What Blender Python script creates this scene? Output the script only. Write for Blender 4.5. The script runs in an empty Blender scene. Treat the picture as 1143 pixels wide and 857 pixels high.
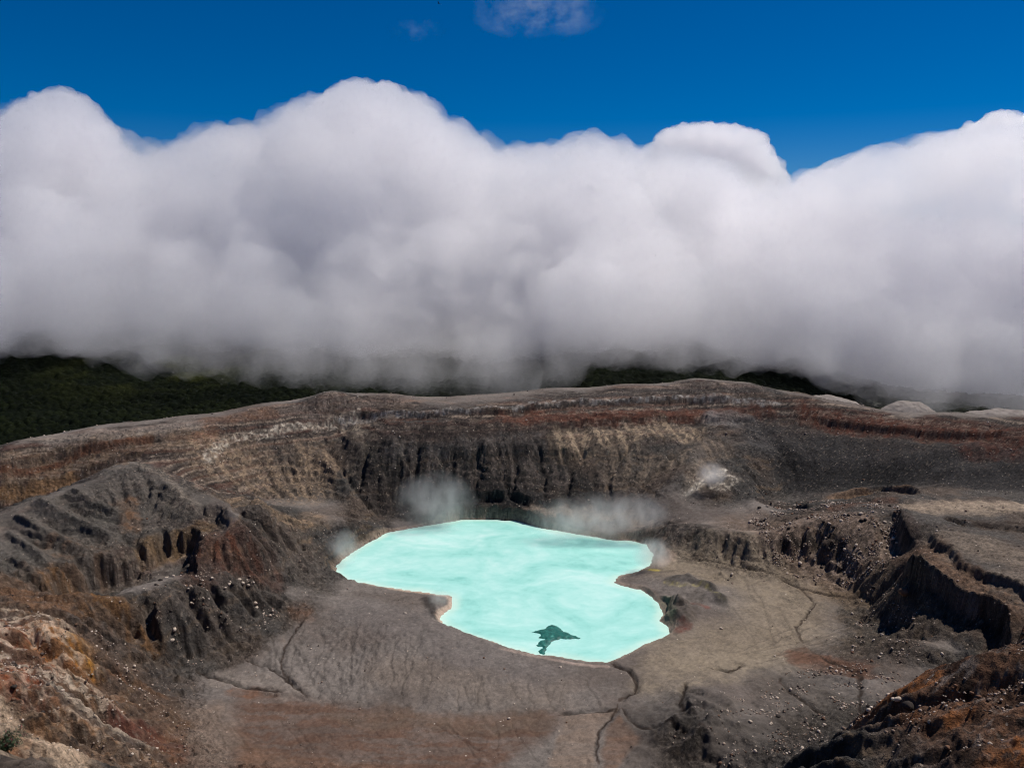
import bpy, math, random
import numpy as np
from mathutils import Vector

rng = np.random.default_rng(7)
random.seed(7)
scene = bpy.context.scene
COL = scene.collection

# ------------------------------------------------------------------ camera
W0, H0, F = 1143.0, 857.0, 900.0
CAM_Z = 300.0
PITCH = math.atan((H0 / 2 - 270.0) / F)
cp, sp = math.cos(PITCH), math.sin(PITCH)


def ray(px, py):
    u = (px - W0 / 2) / F
    v = (H0 / 2 - py) / F
    return np.array([u, cp + v * sp, -sp + v * cp])


def at_z(px, py, z):
    d = ray(px, py)
    t = (z - CAM_Z) / d[2]
    return (d[0] * t, d[1] * t, z)


def at_d(px, py, D):
    d = ray(px, py)
    t = D / d[1]
    return (d[0] * t, D, CAM_Z + d[2] * t)


# ------------------------------------------------------------------ noise
def _hash(ix, iy, iz, seed):
    h = (ix.astype(np.uint32) * np.uint32(374761393) + iy.astype(np.uint32) * np.uint32(668265263)
         + (np.uint32(0) if iz is None else iz.astype(np.uint32) * np.uint32(2246822519))
         + np.uint32((seed * 144665 + 1013904223) & 0xffffffff))
    h = (h ^ (h >> np.uint32(13))) * np.uint32(1274126177)
    h = (h ^ (h >> np.uint32(15))) * np.uint32(2654435761)
    return h ^ (h >> np.uint32(16))


_G2 = np.stack([np.cos(np.arange(64) * 2 * np.pi / 64), np.sin(np.arange(64) * 2 * np.pi / 64)], 1).astype(np.float32)
_r3 = np.random.default_rng(3).normal(size=(128, 3))
_G3 = (_r3 / np.linalg.norm(_r3, axis=1)[:, None]).astype(np.float32)


def perlin2(x, y, seed=0):
    x0 = np.floor(x); y0 = np.floor(y)
    fx = (x - x0).astype(np.float32); fy = (y - y0).astype(np.float32)
    ix = x0.astype(np.int32); iy = y0.astype(np.int32)
    u = fx * fx * fx * (fx * (fx * 6 - 15) + 10); v = fy * fy * fy * (fy * (fy * 6 - 15) + 10)

    def g(dx, dy):
        k = (_hash(ix + dx, iy + dy, None, seed) & np.uint32(63)).astype(np.int32)
        return _G2[k, 0] * (fx - dx) + _G2[k, 1] * (fy - dy)
    a = g(0, 0); b = g(1, 0); c = g(0, 1); d = g(1, 1)
    ab = a + u * (b - a); cd = c + u * (d - c)
    return (ab + v * (cd - ab)) * 1.5


def perlin3(x, y, z, seed=0):
    x0 = np.floor(x); y0 = np.floor(y); z0 = np.floor(z)
    fx = (x - x0).astype(np.float32); fy = (y - y0).astype(np.float32); fz = (z - z0).astype(np.float32)
    ix = x0.astype(np.int32); iy = y0.astype(np.int32); iz = z0.astype(np.int32)
    u = fx * fx * fx * (fx * (fx * 6 - 15) + 10); v = fy * fy * fy * (fy * (fy * 6 - 15) + 10)
    w = fz * fz * fz * (fz * (fz * 6 - 15) + 10)

    def g(dx, dy, dz):
        k = (_hash(ix + dx, iy + dy, iz + dz, seed) & np.uint32(127)).astype(np.int32)
        return _G3[k, 0] * (fx - dx) + _G3[k, 1] * (fy - dy) + _G3[k, 2] * (fz - dz)
    r = []
    for dz in (0, 1):
        a = g(0, 0, dz); b = g(1, 0, dz); c = g(0, 1, dz); d = g(1, 1, dz)
        ab = a + u * (b - a); cd = c + u * (d - c)
        r.append(ab + v * (cd - ab))
    return (r[0] + w * (r[1] - r[0])) * 1.5


def fbm(x, y, sc, octv=5, seed=0, gain=0.5):
    o = 0; a = 1.0; n = 0
    for k in range(octv):
        o = o + a * perlin2(x / sc + 17.3 * k, y / sc - 9.1 * k, seed + k); n += a
        a *= gain; sc = sc / 2.03
    return o / n * 1.3


def ridged(x, y, sc, octv=4, seed=0, gain=0.5):
    o = 0; a = 1.0; n = 0
    for k in range(octv):
        o = o + a * (1 - 2 * np.abs(perlin2(x / sc + 17.3 * k, y / sc - 9.1 * k, seed + k))); n += a
        a *= gain; sc = sc / 2.03
    return o / n


def fbm3(p, sc, octv=4, seed=0, gain=0.5, ridge=False):
    o = 0; a = 1.0; n = 0
    for k in range(octv):
        v = perlin3(p[:, 0] / sc + 7.7 * k, p[:, 1] / sc - 3.1 * k, p[:, 2] / sc + 1.9 * k, seed + k)
        if ridge:
            v = 1 - 2 * np.abs(v)
        o = o + a * v; n += a
        a *= gain; sc = sc / 2.03
    return o / n * (1.0 if ridge else 1.3)


def sstep(a, b, x):
    t = np.clip((x - a) / (b - a), 0, 1)
    return t * t * (3 - 2 * t)


# ------------------------------------------------------------------ terrain control points
CP = []
def cz(*pts):
    for (px, py, z) in pts: CP.append(at_z(px, py, z))
def cd(*pts):
    for (px, py, D) in pts: CP.append(at_d(px, py, D))
def cw(*pts):
    for p in pts: CP.append(p)

LAKE_PX = [(374, 632), (385, 622), (405, 609), (432, 594), (460, 589), (485, 585), (516, 580), (545, 579.5), (576, 581), (604, 589), (646, 596),
           (681, 602), (705, 603), (723, 608), (730, 620), (726, 632), (709, 639), (690, 643), (686, 650), (700, 655), (716, 658), (728, 666), (737, 674),
           (740, 683), (738, 693), (748, 700), (748, 708), (737, 714), (719, 720), (705, 728), (690, 736), (677, 740), (653, 739), (625, 734), (604, 733),
           (583, 728), (555, 720), (534, 713), (513, 706), (494, 697), (490, 690), (495, 684), (504, 678), (505, 670), (500, 665), (481, 662), (450, 658),
           (415, 653), (390, 649), (376, 642)]
LAKE = np.array([at_z(px, py, 0)[:2] for px, py in LAKE_PX])

# far rim crest
RIM = [(-120, 520, 860), (0, 499, 830), (60, 487, 850), (120, 476, 875), (200, 466, 910), (300, 452, 955), (370, 441, 985), (430, 441, 1010), (500, 444, 1020), (560, 440, 1030), (620, 434, 1040),
       (700, 430, 1050), (780, 425, 1055), (840, 431, 1050), (900, 444, 1040), (960, 455, 1015), (1060, 463, 970), (1143, 466, 930), (1260, 470, 880)]
cd(*RIM)
for px, py, D in RIM:                      # outer flank falls away behind the crest
    x, y, z = at_d(px, py, D)
    cw((x * 1.04, y * 1.04, z - 9), (x * 1.12, y * 1.12, z - 70), (x * 1.22, y * 1.22, z - 130), (x * 1.5, y * 1.5, z - 260), (x * 1.9, y * 1.9, z - 300))
# back wall behind the lake
cd((430, 462, 970), (430, 500, 905), (430, 545, 872), (500, 470, 942), (500, 505, 902), (500, 545, 868), (560, 470, 945), (560, 505, 904), (560, 540, 872),
   (620, 465, 965), (620, 500, 922), (620, 540, 882), (700, 455, 1000), (700, 480, 955), (700, 500, 930), (700, 545, 872), (740, 562, 822), (780, 450, 1020), (780, 490, 955), (790, 530, 872), (800, 570, 806), (830, 540, 862),
   (490, 566, 849), (520, 561, 851), (560, 561, 851), (600, 570, 838), (650, 578, 826), (690, 584, 812), (440, 578, 842))
cz((740, 594, 16), (780, 602, 20), (830, 606, 24), (820, 630, 6), (770, 618, 7))
# left wall of the crater down to the lake
cd((340, 470, 945), (380, 480, 955), (260, 478, 900), (230, 505, 850), (280, 520, 865), (340, 520, 885), (220, 540, 805), (280, 560, 800), (340, 560, 830))
cz((390, 580, 22), (360, 605, 18), (330, 610, 32), (370, 655, 4), (340, 665, 10), (350, 690, 3), (300, 640, 26), (290, 610, 48), (320, 580, 52))
# far left: pale shelf and striped wall below it
cd((0, 512, 800), (100, 497, 835), (180, 480, 875), (0, 545, 782), (0, 586, 762), (80, 545, 800), (110, 525, 815), (150, 500, 842), (180, 498, 845), (-120, 540, 800), (-120, 600, 750))
# the grey spur
cd((150, 516, 742), (120, 524, 730), (60, 552, 672), (0, 583, 622), (-100, 612, 565), (190, 545, 704), (222, 572, 668), (228, 592, 648), (100, 600, 620), (150, 620, 614), (60, 640, 560), (30, 620, 575), (200, 600, 645), (110, 650, 566),
   (60, 662, 545), (150, 640, 592), (170, 560, 690), (120, 570, 665))
# below the spur
cz((90, 665, 62), (130, 668, 52), (180, 655, 50), (215, 640, 46), (245, 632, 44), (240, 600, 62), (270, 660, 28), (200, 690, 34), (160, 700, 34), (225, 720, 14), (215, 744, 4), (320, 690, 6), (290, 715, 4), (330, 700, 2), (265, 735, 2))
cd((0, 640, 518), (0, 690, 452), (0, 740, 395), (0, 800, 332), (0, 857, 285), (-120, 760, 350), (-120, 857, 270))
cz((60, 700, 72), (100, 720, 50), (50, 760, 84), (150, 760, 26), (190, 770, 12), (100, 800, 60), (150, 810, 32), (195, 830, 10), (60, 857, 92), (130, 857, 52), (210, 857, 12), (220, 780, 3))
# floor
cz((250, 857, 1.5), (300, 800, 1), (250, 770, 1.5), (300, 750, 1.5), (380, 690, 5), (400, 670, 5), (430, 690, 7), (400, 720, 5), (350, 740, 3), (440, 740, 5), (480, 700, 7), (520, 740, 5), (470, 680, 5), (560, 750, 4),
   (620, 765, 3), (400, 790, 1.0), (500, 800, .8), (571, 857, 2.5), (450, 857, 1.2), (620, 810, 2.2), (340, 857, 1), (680, 790, 3.5), (650, 840, 5), (700, 757, 3), (760, 740, 4), (820, 700, 4.5), (860, 660, 4.5), (800, 650, 5), (760, 640, 6),
   (770, 625, 4), (740, 650, 5), (775, 690, 5), (880, 690, 4), (930, 650, 5.5), (900, 740, 6), (850, 745, 5), (960, 690, 8), (760, 800, 9), (800, 780, 12), (790, 830, 16), (850, 800, 11), (870, 840, 13), (720, 840, 6), (740, 857, 7))
# right debris apron, bowl and its front lip
cd((850, 470, 1010), (900, 475, 1000), (960, 485, 965), (1060, 490, 925), (1143, 495, 890), (850, 510, 922), (880, 540, 900), (930, 530, 900), (1000, 515, 895), (1060, 525, 865), (1143, 530, 840), (930, 545, 875), (980, 540, 870), (1020, 540, 855), (1143, 555, 785))
cd((900, 562, 835), (950, 558, 815), (1000, 549, 800), (1030, 556, 760), (860, 565, 860))
cz((840, 590, 24), (880, 590, 34), (930, 600, 34), (980, 595, 44), (900, 620, 16), (950, 630, 20), (985, 630, 34), (920, 640, 8), (990, 660, 20), (1000, 705, 19), (960, 660, 10), (1000, 740, 17), (960, 760, 14), (1060, 745, 19))
# right block
cd((1035, 572, 715), (1090, 562, 735), (1143, 572, 705), (1143, 590, 665), (1090, 590, 665), (1045, 596, 640), (1060, 610, 615), (1143, 600, 645), (1100, 625, 590), (1143, 650, 548), (1080, 640, 570), (1120, 662, 540), (1143, 684, 515), (1260, 600, 640), (1260, 690, 510),
   (1014, 637, 577), (1032, 642, 569), (1050, 655, 554), (1065, 665, 549), (1087, 677, 535), (1107, 681, 527), (1127, 696, 513), (1143, 706, 502), (1050, 642, 573), (1075, 656, 559), (1103, 668, 546), (1128, 682, 530), (1030, 628, 592), (1012, 575, 690), (1005, 600, 668),
   (1034, 695, 545), (1016, 668, 568), (1066, 708, 528), (1098, 722, 509), (1143, 745, 483))
cz((1000, 615, 36), (1004, 680, 26), (1044, 722, 25), (1143, 775, 24))
# near slope at lower right
cd((1143, 706, 222), (1100, 728, 219), (1060, 750, 217), (1010, 782, 214), (960, 812, 211), (900, 850, 207), (870, 885, 203), (1143, 780, 193), (1143, 857, 161), (1050, 857, 176), (980, 857, 190), (1260, 660, 228), (1260, 780, 184), (1260, 857, 155), (1080, 800, 196))
# the viewer's own slope (below and behind the frame)
cw((0, 10, 285), (-38, 60, 257.2), (-22, 60, 246), (-60, 100, 205), (-90, 150, 170), (-90, 90, 205), (-60, 60, 250), (0, 120, 200), (110, 60, 262), (0, 200, 120), (-150, 180, 150), (40, 190, 110), (-60, 290, 60), (60, 290, 55), (0, 360, 18), (130, 320, 60), (-200, 80, 245), (250, 30, 275), (-420, 150, 190), (-500, 350, 150), (-600, 600, 120),
   (400, 250, 200), (500, 400, 140), (620, 600, 110), (180, 420, 22), (250, 430, 30), (330, 430, 45))
CP = np.array(CP, dtype=np.float64)

# ------------------------------------------------------------------ base height by radial interpolation
_c = 14.0
def rbf_fit(P, smooth=0.6):
    d = np.hypot(P[:, None, 0] - P[None, :, 0], P[:, None, 1] - P[None, :, 1])
    A = np.sqrt(d * d + _c * _c)
    n = len(P)
    A[np.arange(n), np.arange(n)] -= smooth
    Q = np.c_[np.ones(n), P[:, :2] / 500]
    M = np.block([[A, Q], [Q.T, np.zeros((3, 3))]])
    return np.linalg.solve(M, np.r_[P[:, 2], 0, 0, 0])


def rbf_eval(P, w, X, Y):
    out = np.zeros(X.size)
    x = X.ravel(); y = Y.ravel(); n = len(P)
    for i in range(0, x.size, 20000):
        xs = x[i:i + 20000, None]; ys = y[i:i + 20000, None]
        K = np.sqrt((xs - P[None, :, 0]) ** 2 + (ys - P[None, :, 1]) ** 2 + _c * _c)
        out[i:i + 20000] = K @ w[:n] + w[n] + w[n + 1] * x[i:i + 20000] / 500 + w[n + 2] * y[i:i + 20000] / 500
    return out.reshape(X.shape)


CELL = 2.5
GX0, GX1, GY0, GY1 = -950.0, 950.0, 0.0, 1500.0
gx = np.arange(GX0, GX1 + .1, CELL); gy = np.arange(GY0, GY1 + .1, CELL)
NX, NY = len(gx), len(gy)
_cx = np.arange(GX0, GX1 + 1, 10.0); _cy = np.arange(GY0, GY1 + 1, 10.0)
_w = rbf_fit(CP)
_XX, _YY = np.meshgrid(_cx, _cy)
coarse = rbf_eval(CP, _w, _XX, _YY)


def cubic_up(Z, k):
    """Catmull-Rom upsample of a grid by the whole factor k along both axes."""
    def up(A):
        n = A.shape[0]
        t = np.arange((n - 1) * k + 1) / k
        i = np.minimum(t.astype(int), n - 2); f = (t - i)[:, None]
        p0 = A[np.maximum(i - 1, 0)]; p1 = A[i]; p2 = A[i + 1]; p3 = A[np.minimum(i + 2, n - 1)]
        return p1 + .5 * f * (p2 - p0 + f * (2 * p0 - 5 * p1 + 4 * p2 - p3 + f * (3 * (p1 - p2) + p3 - p0)))
    return up(up(Z).T).T


HB = cubic_up(coarse, 4)
XG, YG = np.meshgrid(gx, gy)


def seg_dist(X, Y, poly):
    """Distance to a polyline, signed side (+ left of its direction) and the run along it (0..1)."""
    best = np.full(X.shape, 1e9); side = np.zeros(X.shape); run = np.zeros(X.shape)
    P = np.asarray(poly, float)
    L = np.r_[0, np.cumsum(np.hypot(*(P[1:] - P[:-1]).T))]
    for i in range(len(P) - 1):
        ax, ay = P[i]; bx, by = P[i + 1]
        dx, dy = bx - ax, by - ay; l2 = dx * dx + dy * dy + 1e-9
        t = np.clip(((X - ax) * dx + (Y - ay) * dy) / l2, 0, 1)
        d = np.hypot(X - ax - t * dx, Y - ay - t * dy)
        m = d < best
        best = np.where(m, d, best)
        side = np.where(m, np.sign(dx * (Y - ay) - dy * (X - ax)), side)
        run = np.where(m, (L[i] + t * (L[i + 1] - L[i])) / L[-1], run)
    return best, side, run


def inside(X, Y, poly):
    P = np.asarray(poly); r = np.zeros(X.shape, bool); j = len(P) - 1
    for i in range(len(P)):
        xi, yi = P[i]; xj, yj = P[j]
        c = ((yi > Y) != (yj > Y)) & (X < (xj - xi) * (Y - yi) / (yj - yi + 1e-12) + xi)
        r ^= c; j = i
    return r


def gsample(G, X, Y):
    u = np.clip((X - GX0) / CELL, 0, NX - 1.001); v = np.clip((Y - GY0) / CELL, 0, NY - 1.001)
    i = u.astype(int); j = v.astype(int); f = u - i; g = v - j
    return (G[j, i] * (1 - f) + G[j, i + 1] * f) * (1 - g) + (G[j + 1, i] * (1 - f) + G[j + 1, i + 1] * f) * g


def ground_hit(px, py, G):
    """World XY where a sight line through a photo pixel first meets the ground."""
    d = ray(px, py); d = d / d[1]
    t = np.arange(120, 1450, 1.0)
    X = d[0] * t; Z = CAM_Z + d[2] * t
    h = gsample(G, X, t)
    k = np.nonzero(Z <= h)[0]
    if len(k) == 0:
        k = [np.argmin(np.where(t > 600, Z - h, 1e9))]
    return (X[k[0]], t[k[0]])


def gpts(pts, G):
    return np.array([ground_hit(px, py, G) for px, py in pts])

# ------------------------------------------------------------------ sculpting the height grid
CX, CY = 20.0, 740.0                      # middle of the crater
TH = np.arctan2(XG - CX, YG - CY); RR = np.hypot(XG - CX, YG - CY)
lake_d, _, _ = seg_dist(XG, YG, np.r_[LAKE, LAKE[:1]])
lake_in = inside(XG, YG, LAKE)
lake_sd = np.where(lake_in, -lake_d, lake_d)
H = HB.copy()
gyv, gxv = np.gradient(HB, CELL)
slope0 = np.hypot(gxv, gyv)
rock = sstep(0.10, 0.34, slope0)                               # 0 on the mud flats, 1 on the walls
rugged = np.array([at_d(840, 470, 1010)[:2], at_d(1300, 470, 900)[:2], at_d(1300, 720, 480)[:2], at_d(1100, 725, 500)[:2], at_d(1000, 745, 560)[:2], at_d(940, 650, 690)[:2], at_d(860, 610, 800)[:2]])
rug_d, _, _ = seg_dist(XG, YG, np.r_[rugged, rugged[:1]])
rock = np.maximum(rock, .75 * sstep(-15, 25, np.where(inside(XG, YG, rugged), rug_d, -rug_d)))   # rubble and fans, not mud
floor_m = 1 - rock
# gullies that follow the fall of the slopes: noise smeared along the lines of steepest descent
def smooth_grid(A, n):
    for _ in range(n):
        A = (np.pad(A, ((1, 1), (0, 0)), 'edge')[:-2] + 2 * A + np.pad(A, ((1, 1), (0, 0)), 'edge')[2:]) / 4
        A = (np.pad(A, ((0, 0), (1, 1)), 'edge')[:, :-2] + 2 * A + np.pad(A, ((0, 0), (1, 1)), 'edge')[:, 2:]) / 4
    return A


HS = smooth_grid(HB, 14)
fy_, fx_ = np.gradient(HS, CELL)
_fl = np.hypot(fx_, fy_) + 1e-4
FXD, FYD = fx_ / _fl, fy_ / _fl


def streaks(wave, length, seed, octv=2):
    N = fbm(XG, YG, wave, octv, seed).astype(np.float32)
    acc = N.copy(); n = 1
    for sg in (1, -1):
        px_, py_ = XG.copy(), YG.copy()
        for _ in range(int(length / 4)):
            px_ = px_ + sg * 4 * gsample(FXD, px_, py_); py_ = py_ + sg * 4 * gsample(FYD, px_, py_)
            acc += gsample(N, px_, py_); n += 1
    acc = acc / n
    return acc / (np.std(acc) + 1e-9)


leftw = (1 - sstep(-110, -40, XG)) * (YG < 930)
ST1 = streaks(30, 60, 51)
ST2 = streaks(13, 36, 52)
ST3 = streaks(7, 22, 53)
backwall = sstep(740, 860, YG) * sstep(-330, -200, XG) * (1 - sstep(330, 420, XG)) * sstep(18, 60, lake_sd) * (1 - sstep(1010, 1040, YG))
layered = sstep(50, 80, HB) * sstep(760, 850, YG)            # the bedded top of the walls is not fluted
layered = np.maximum(layered, (1 - sstep(-300, -230, XG)) * sstep(690, 740, YG))
spur_c = np.array([at_d(-140, 600, 560)[:2], at_d(0, 580, 628)[:2], at_d(60, 549, 680)[:2], at_d(120, 521, 738)[:2], at_d(150, 513, 750)[:2], at_d(196, 542, 706)[:2], at_d(232, 574, 665)[:2], at_d(232, 598, 640)[:2], at_d(182, 612, 618)[:2], at_d(110, 630, 590)[:2], at_d(62, 652, 555)[:2], at_d(20, 664, 532)[:2], at_d(-140, 680, 480)[:2]])
layered = np.maximum(layered, .65 * inside(XG, YG, spur_c))
H += rock * (.6 - .2 * backwall) * (1 - .9 * layered) * ((1.5 - .9 * backwall) * ST1 - .8 * np.abs(ST1) + (.9 + .7 * leftw) * ST2 - (.5 + .7 * leftw) * np.abs(ST2) + (.4 + .35 * leftw) * ST3)
H += rock * (4 * fbm(XG, YG, 95, 5, 70, .5) + backwall * 2.6 * 1.7 * ridged(XG + 14 * fbm(XG, YG, 90, 3, 41), YG + 14 * fbm(XG, YG, 90, 3, 42), 52, 5, 72, .55)) + floor_m * .7 * fbm(XG, YG, 45, 4, 71)
# the raised rim shelf keeps a gentle profile
H0r = H.copy()


def cliff(px, drop, width=4.0, reach=40.0, up=0.0, low='right', upreach=20.0, jag=3.0, seed=0, world=False):
    """A step along a polyline: the low side falls by drop within width and eases back over reach."""
    global H
    P = np.asarray(px, float) if world else gpts(px, H0r)
    x0, y0 = P.min(0) - 80; x1, y1 = P.max(0) + 80
    i0, i1 = np.searchsorted(gx, [x0, x1]); j0, j1 = np.searchsorted(gy, [y0, y1])
    sl = (slice(j0, j1), slice(i0, i1))
    X = XG[sl] + jag * fbm(XG[sl], YG[sl], 27, 5, 80 + seed); Y = YG[sl] + jag * fbm(XG[sl], YG[sl], 27, 5, 90 + seed)
    d, s, r = seg_dist(X, Y, P)
    s = s if low == 'left' else -s
    end = sstep(0, .12, r) * (1 - sstep(.88, 1, r))
    dn = np.where(s > 0, drop * sstep(0, width, d) * (1 - sstep(reach * .3, reach, d)), 0)
    upv = np.where(s <= 0, up * (1 - sstep(0, upreach, d)), up * (1 - sstep(0, width * .6, d)))
    H[sl] += (upv - dn) * end


def channel(px, depth, width, wig=2.5, seed=0):
    global H
    P = gpts(px, H0r)
    x0, y0 = P.min(0) - 30; x1, y1 = P.max(0) + 30
    i0, i1 = np.searchsorted(gx, [x0, x1]); j0, j1 = np.searchsorted(gy, [y0, y1])
    sl = (slice(j0, j1), slice(i0, i1))
    X = XG[sl] + wig * fbm(XG[sl], YG[sl], 16, 2, 30 + seed); Y = YG[sl] + wig * fbm(XG[sl], YG[sl], 16, 2, 35 + seed)
    d, s, r = seg_dist(X, Y, P)
    H[sl] -= depth * np.exp(-(d / width) ** 2) * sstep(0, .06, r) * (1 - sstep(.94, 1, r))


# lower left: the broken edge under the grey spur
cliff([(30, 655), (63, 643), (93, 630), (110, 622), (140, 625), (158, 618), (182, 605), (205, 596), (226, 590)], 20, 7, 60, 3, 'right', 16, 5, 1)
cliff([(226, 588), (230, 600), (226, 618), (220, 634)], 5, 6, 30, 1, 'left', 10, 3, 2)
# its ridges
for q, pts in enumerate([[(75, 548), (100, 563), (125, 575), (146, 582)], [(35, 560), (70, 578), (110, 596), (135, 607)], [(15, 575), (45, 596), (80, 612), (105, 622)], [(5, 592), (30, 612), (55, 632)], [(0, 612), (25, 632), (45, 652)]]):
    P = gpts(pts, H0r)
    d, s, r = seg_dist(XG, YG, P)
    H += 6.0 * np.exp(-d / 5.0) * sstep(0, .15, r) * (1 - sstep(.85, 1, r)) - 4.5 * np.exp(-((d - 11) / 8) ** 2) * (s < 0) * sstep(0, .2, r) * (1 - sstep(.85, 1, r))
# lower spurs of grey debris
for pts, a, wd in [([(240, 640), (262, 668), (292, 690)], 7, 13), ([(272, 655), (300, 672), (318, 684)], 6, 10), ([(170, 672), (195, 705), (208, 735)], 7, 13), ([(225, 660), (232, 690), (240, 725)], 7, 11), ([(40, 690), (110, 735), (170, 765)], 6, 10), ([(20, 740), (90, 775), (150, 805)], 5, 10), ([(90, 690), (140, 725), (190, 755)], 5, 9),
                   ([(240, 570), (290, 610), (330, 640)], 6, 9), ([(62, 668), (125, 722), (185, 768)], -4, 7), ([(112, 668), (160, 715), (202, 742)], -4, 7), ([(0, 705), (70, 762), (150, 828)], -3.5, 6), ([(20, 772), (110, 832), (170, 857)], -3.5, 6), ([(205, 660), (232, 700), (250, 728)], -4, 6), ([(262, 640), (290, 668), (322, 690)], -3.5, 6), ([(300, 590), (330, 618), (352, 640)], -4, 6), ([(235, 545), (275, 590), (318, 632)], -4, 7), ([(10, 690), (60, 735), (120, 775)], -4, 5), ([(255, 540), (300, 575), (345, 610)], 5, 9), ([(822, 462), (790, 500), (752, 545), (722, 575)], 7, 13), ([(735, 478), (705, 515), (670, 560)], 5, 9), ([(672, 480), (660, 510), (640, 555)], 4, 8), ([(640, 490), (622, 520), (608, 548)], 4, 7),
                   ([(385, 478), (405, 515), (440, 560)], 6, 10), ([(425, 490), (450, 525), (470, 552)], 5, 8), ([(350, 500), (380, 540), (405, 580)], 5, 9), ([(470, 495), (490, 525), (500, 545)], 4, 7), ([(540, 490), (548, 520), (545, 545)], 4, 7), ([(590, 492), (588, 520), (580, 545)], 4, 7), ([(850, 470), (880, 500), (905, 525)], 5, 12), ([(1143, 480), (1060, 505), (990, 525)], 5, 13), ([(1143, 515), (1080, 528), (1020, 538)], 4, 10), ([(830, 520), (845, 555), (850, 590)], 5, 12)]:
    d, s, r = seg_dist(XG + 5 * fbm(XG, YG, 22, 3, 12), YG + 5 * fbm(XG, YG, 22, 3, 13), gpts(pts, H0r))
    H += a * np.exp(-(d / wd) ** 2) * sstep(0, .2, r) * (1 - sstep(.75, 1, r))
cliff([(150, 516), (172, 530), (195, 545), (224, 575)], 3, 6, 35, 1, 'left', 8, 3, 3)
# striped wall on the far left
cliff([(0, 520), (60, 507), (120, 495), (190, 484)], 5, 4, 24, 1, 'right', 8, 2, 4)
cliff([(0, 548), (60, 533), (120, 515), (165, 503)], 5, 4, 24, 1, 'right', 8, 2, 5)
# right block: upper crack and the tall dark face
cliff([(1036, 592), (1043, 600), (1048, 607), (1059, 610), (1073, 628), (1095, 639), (1117, 645), (1132, 650), (1150, 662), (1180, 680)], 4.5, 2.5, 15, 1.5, 'right', 14, 2, 6)
cliff([(1012, 620), (1013, 634), (1030, 641), (1050, 655), (1065, 665), (1087, 677), (1107, 680), (1127, 696), (1150, 712), (1190, 738)], 7, 3, 20, 8, 'right', 12, 3, 7)
cliff([(1003, 570), (1006, 585), (1012, 600), (1022, 612)], 10, 4, 24, 4, 'right', 14, 2, 8)
# ledges in the rubble apron
cliff([(862, 603), (880, 606), (898, 611), (915, 613), (940, 618)], 7, 4, 18, 2, 'right', 8, 3, 9)
cliff([(925, 556), (955, 550), (985, 546), (1010, 546), (1030, 552)], 5, 4, 26, 4, 'right', 16, 3, 10)
cliff([(840, 560), (870, 566), (900, 566), (925, 560)], 4, 4, 18, 2, 'right', 10, 3, 10)
cliff([(1050, 577), (1080, 583), (1110, 588), (1143, 590), (1180, 590)], 5, 3, 16, 1, 'right', 8, 2, 11)
# back wall: foot of the dark cliff over the water and rim ledges
cliff([(440, 556), (470, 553), (500, 552), (540, 552), (575, 553), (600, 560)], 6, 5, 18, 4, 'right', 16, 4, 12)
cliff([(440, 505), (470, 498), (520, 505), (570, 499), (620, 506), (660, 502), (700, 514)], 4, 9, 30, 1, 'right', 14, 6, 13)
cliff([(330, 470), (400, 462), (480, 462), (560, 458), (640, 450), (720, 446), (800, 444), (850, 448)], 4, 4, 26, 2, 'right', 14, .8, 14)
cliff([(600, 474), (660, 470), (730, 466), (800, 466), (860, 470)], 4, 4, 22, 1, 'right', 14, .8, 15)
cliff([(900, 462), (960, 474), (1030, 482), (1100, 486), (1143, 486)], 5, 5, 30, 1, 'right', 14, 1.5, 16)
# floor: scarp of the brown basin, dark hummocks, channels
cliff([(245, 768), (300, 772), (360, 779), (420, 790), (500, 796), (580, 798), (625, 796)], 1.6, 3, 60, .3, 'right', 12, 3, 17)
for (px, py, a, wd) in [(790, 800, 7, 26), (770, 825, 8, 20), (840, 835, 5, 24), (770, 655, 3, 16), (756, 692, 9, 11), (752, 675, 8, 9), (770, 682, 5, 10), (800, 668, 5, 8), (790, 655, 4, 7), (770, 649, 4, 7), (752, 647, 3, 7), (1040, 735, 4, 10)]:
    x, y = ground_hit(px, py, H0r)
    H += a * np.exp(-((XG - x) ** 2 + (YG - y) ** 2) / wd ** 2) * (1 + .8 * fbm(XG, YG, 16, 3, 19))
H_pre = H.copy()


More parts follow.
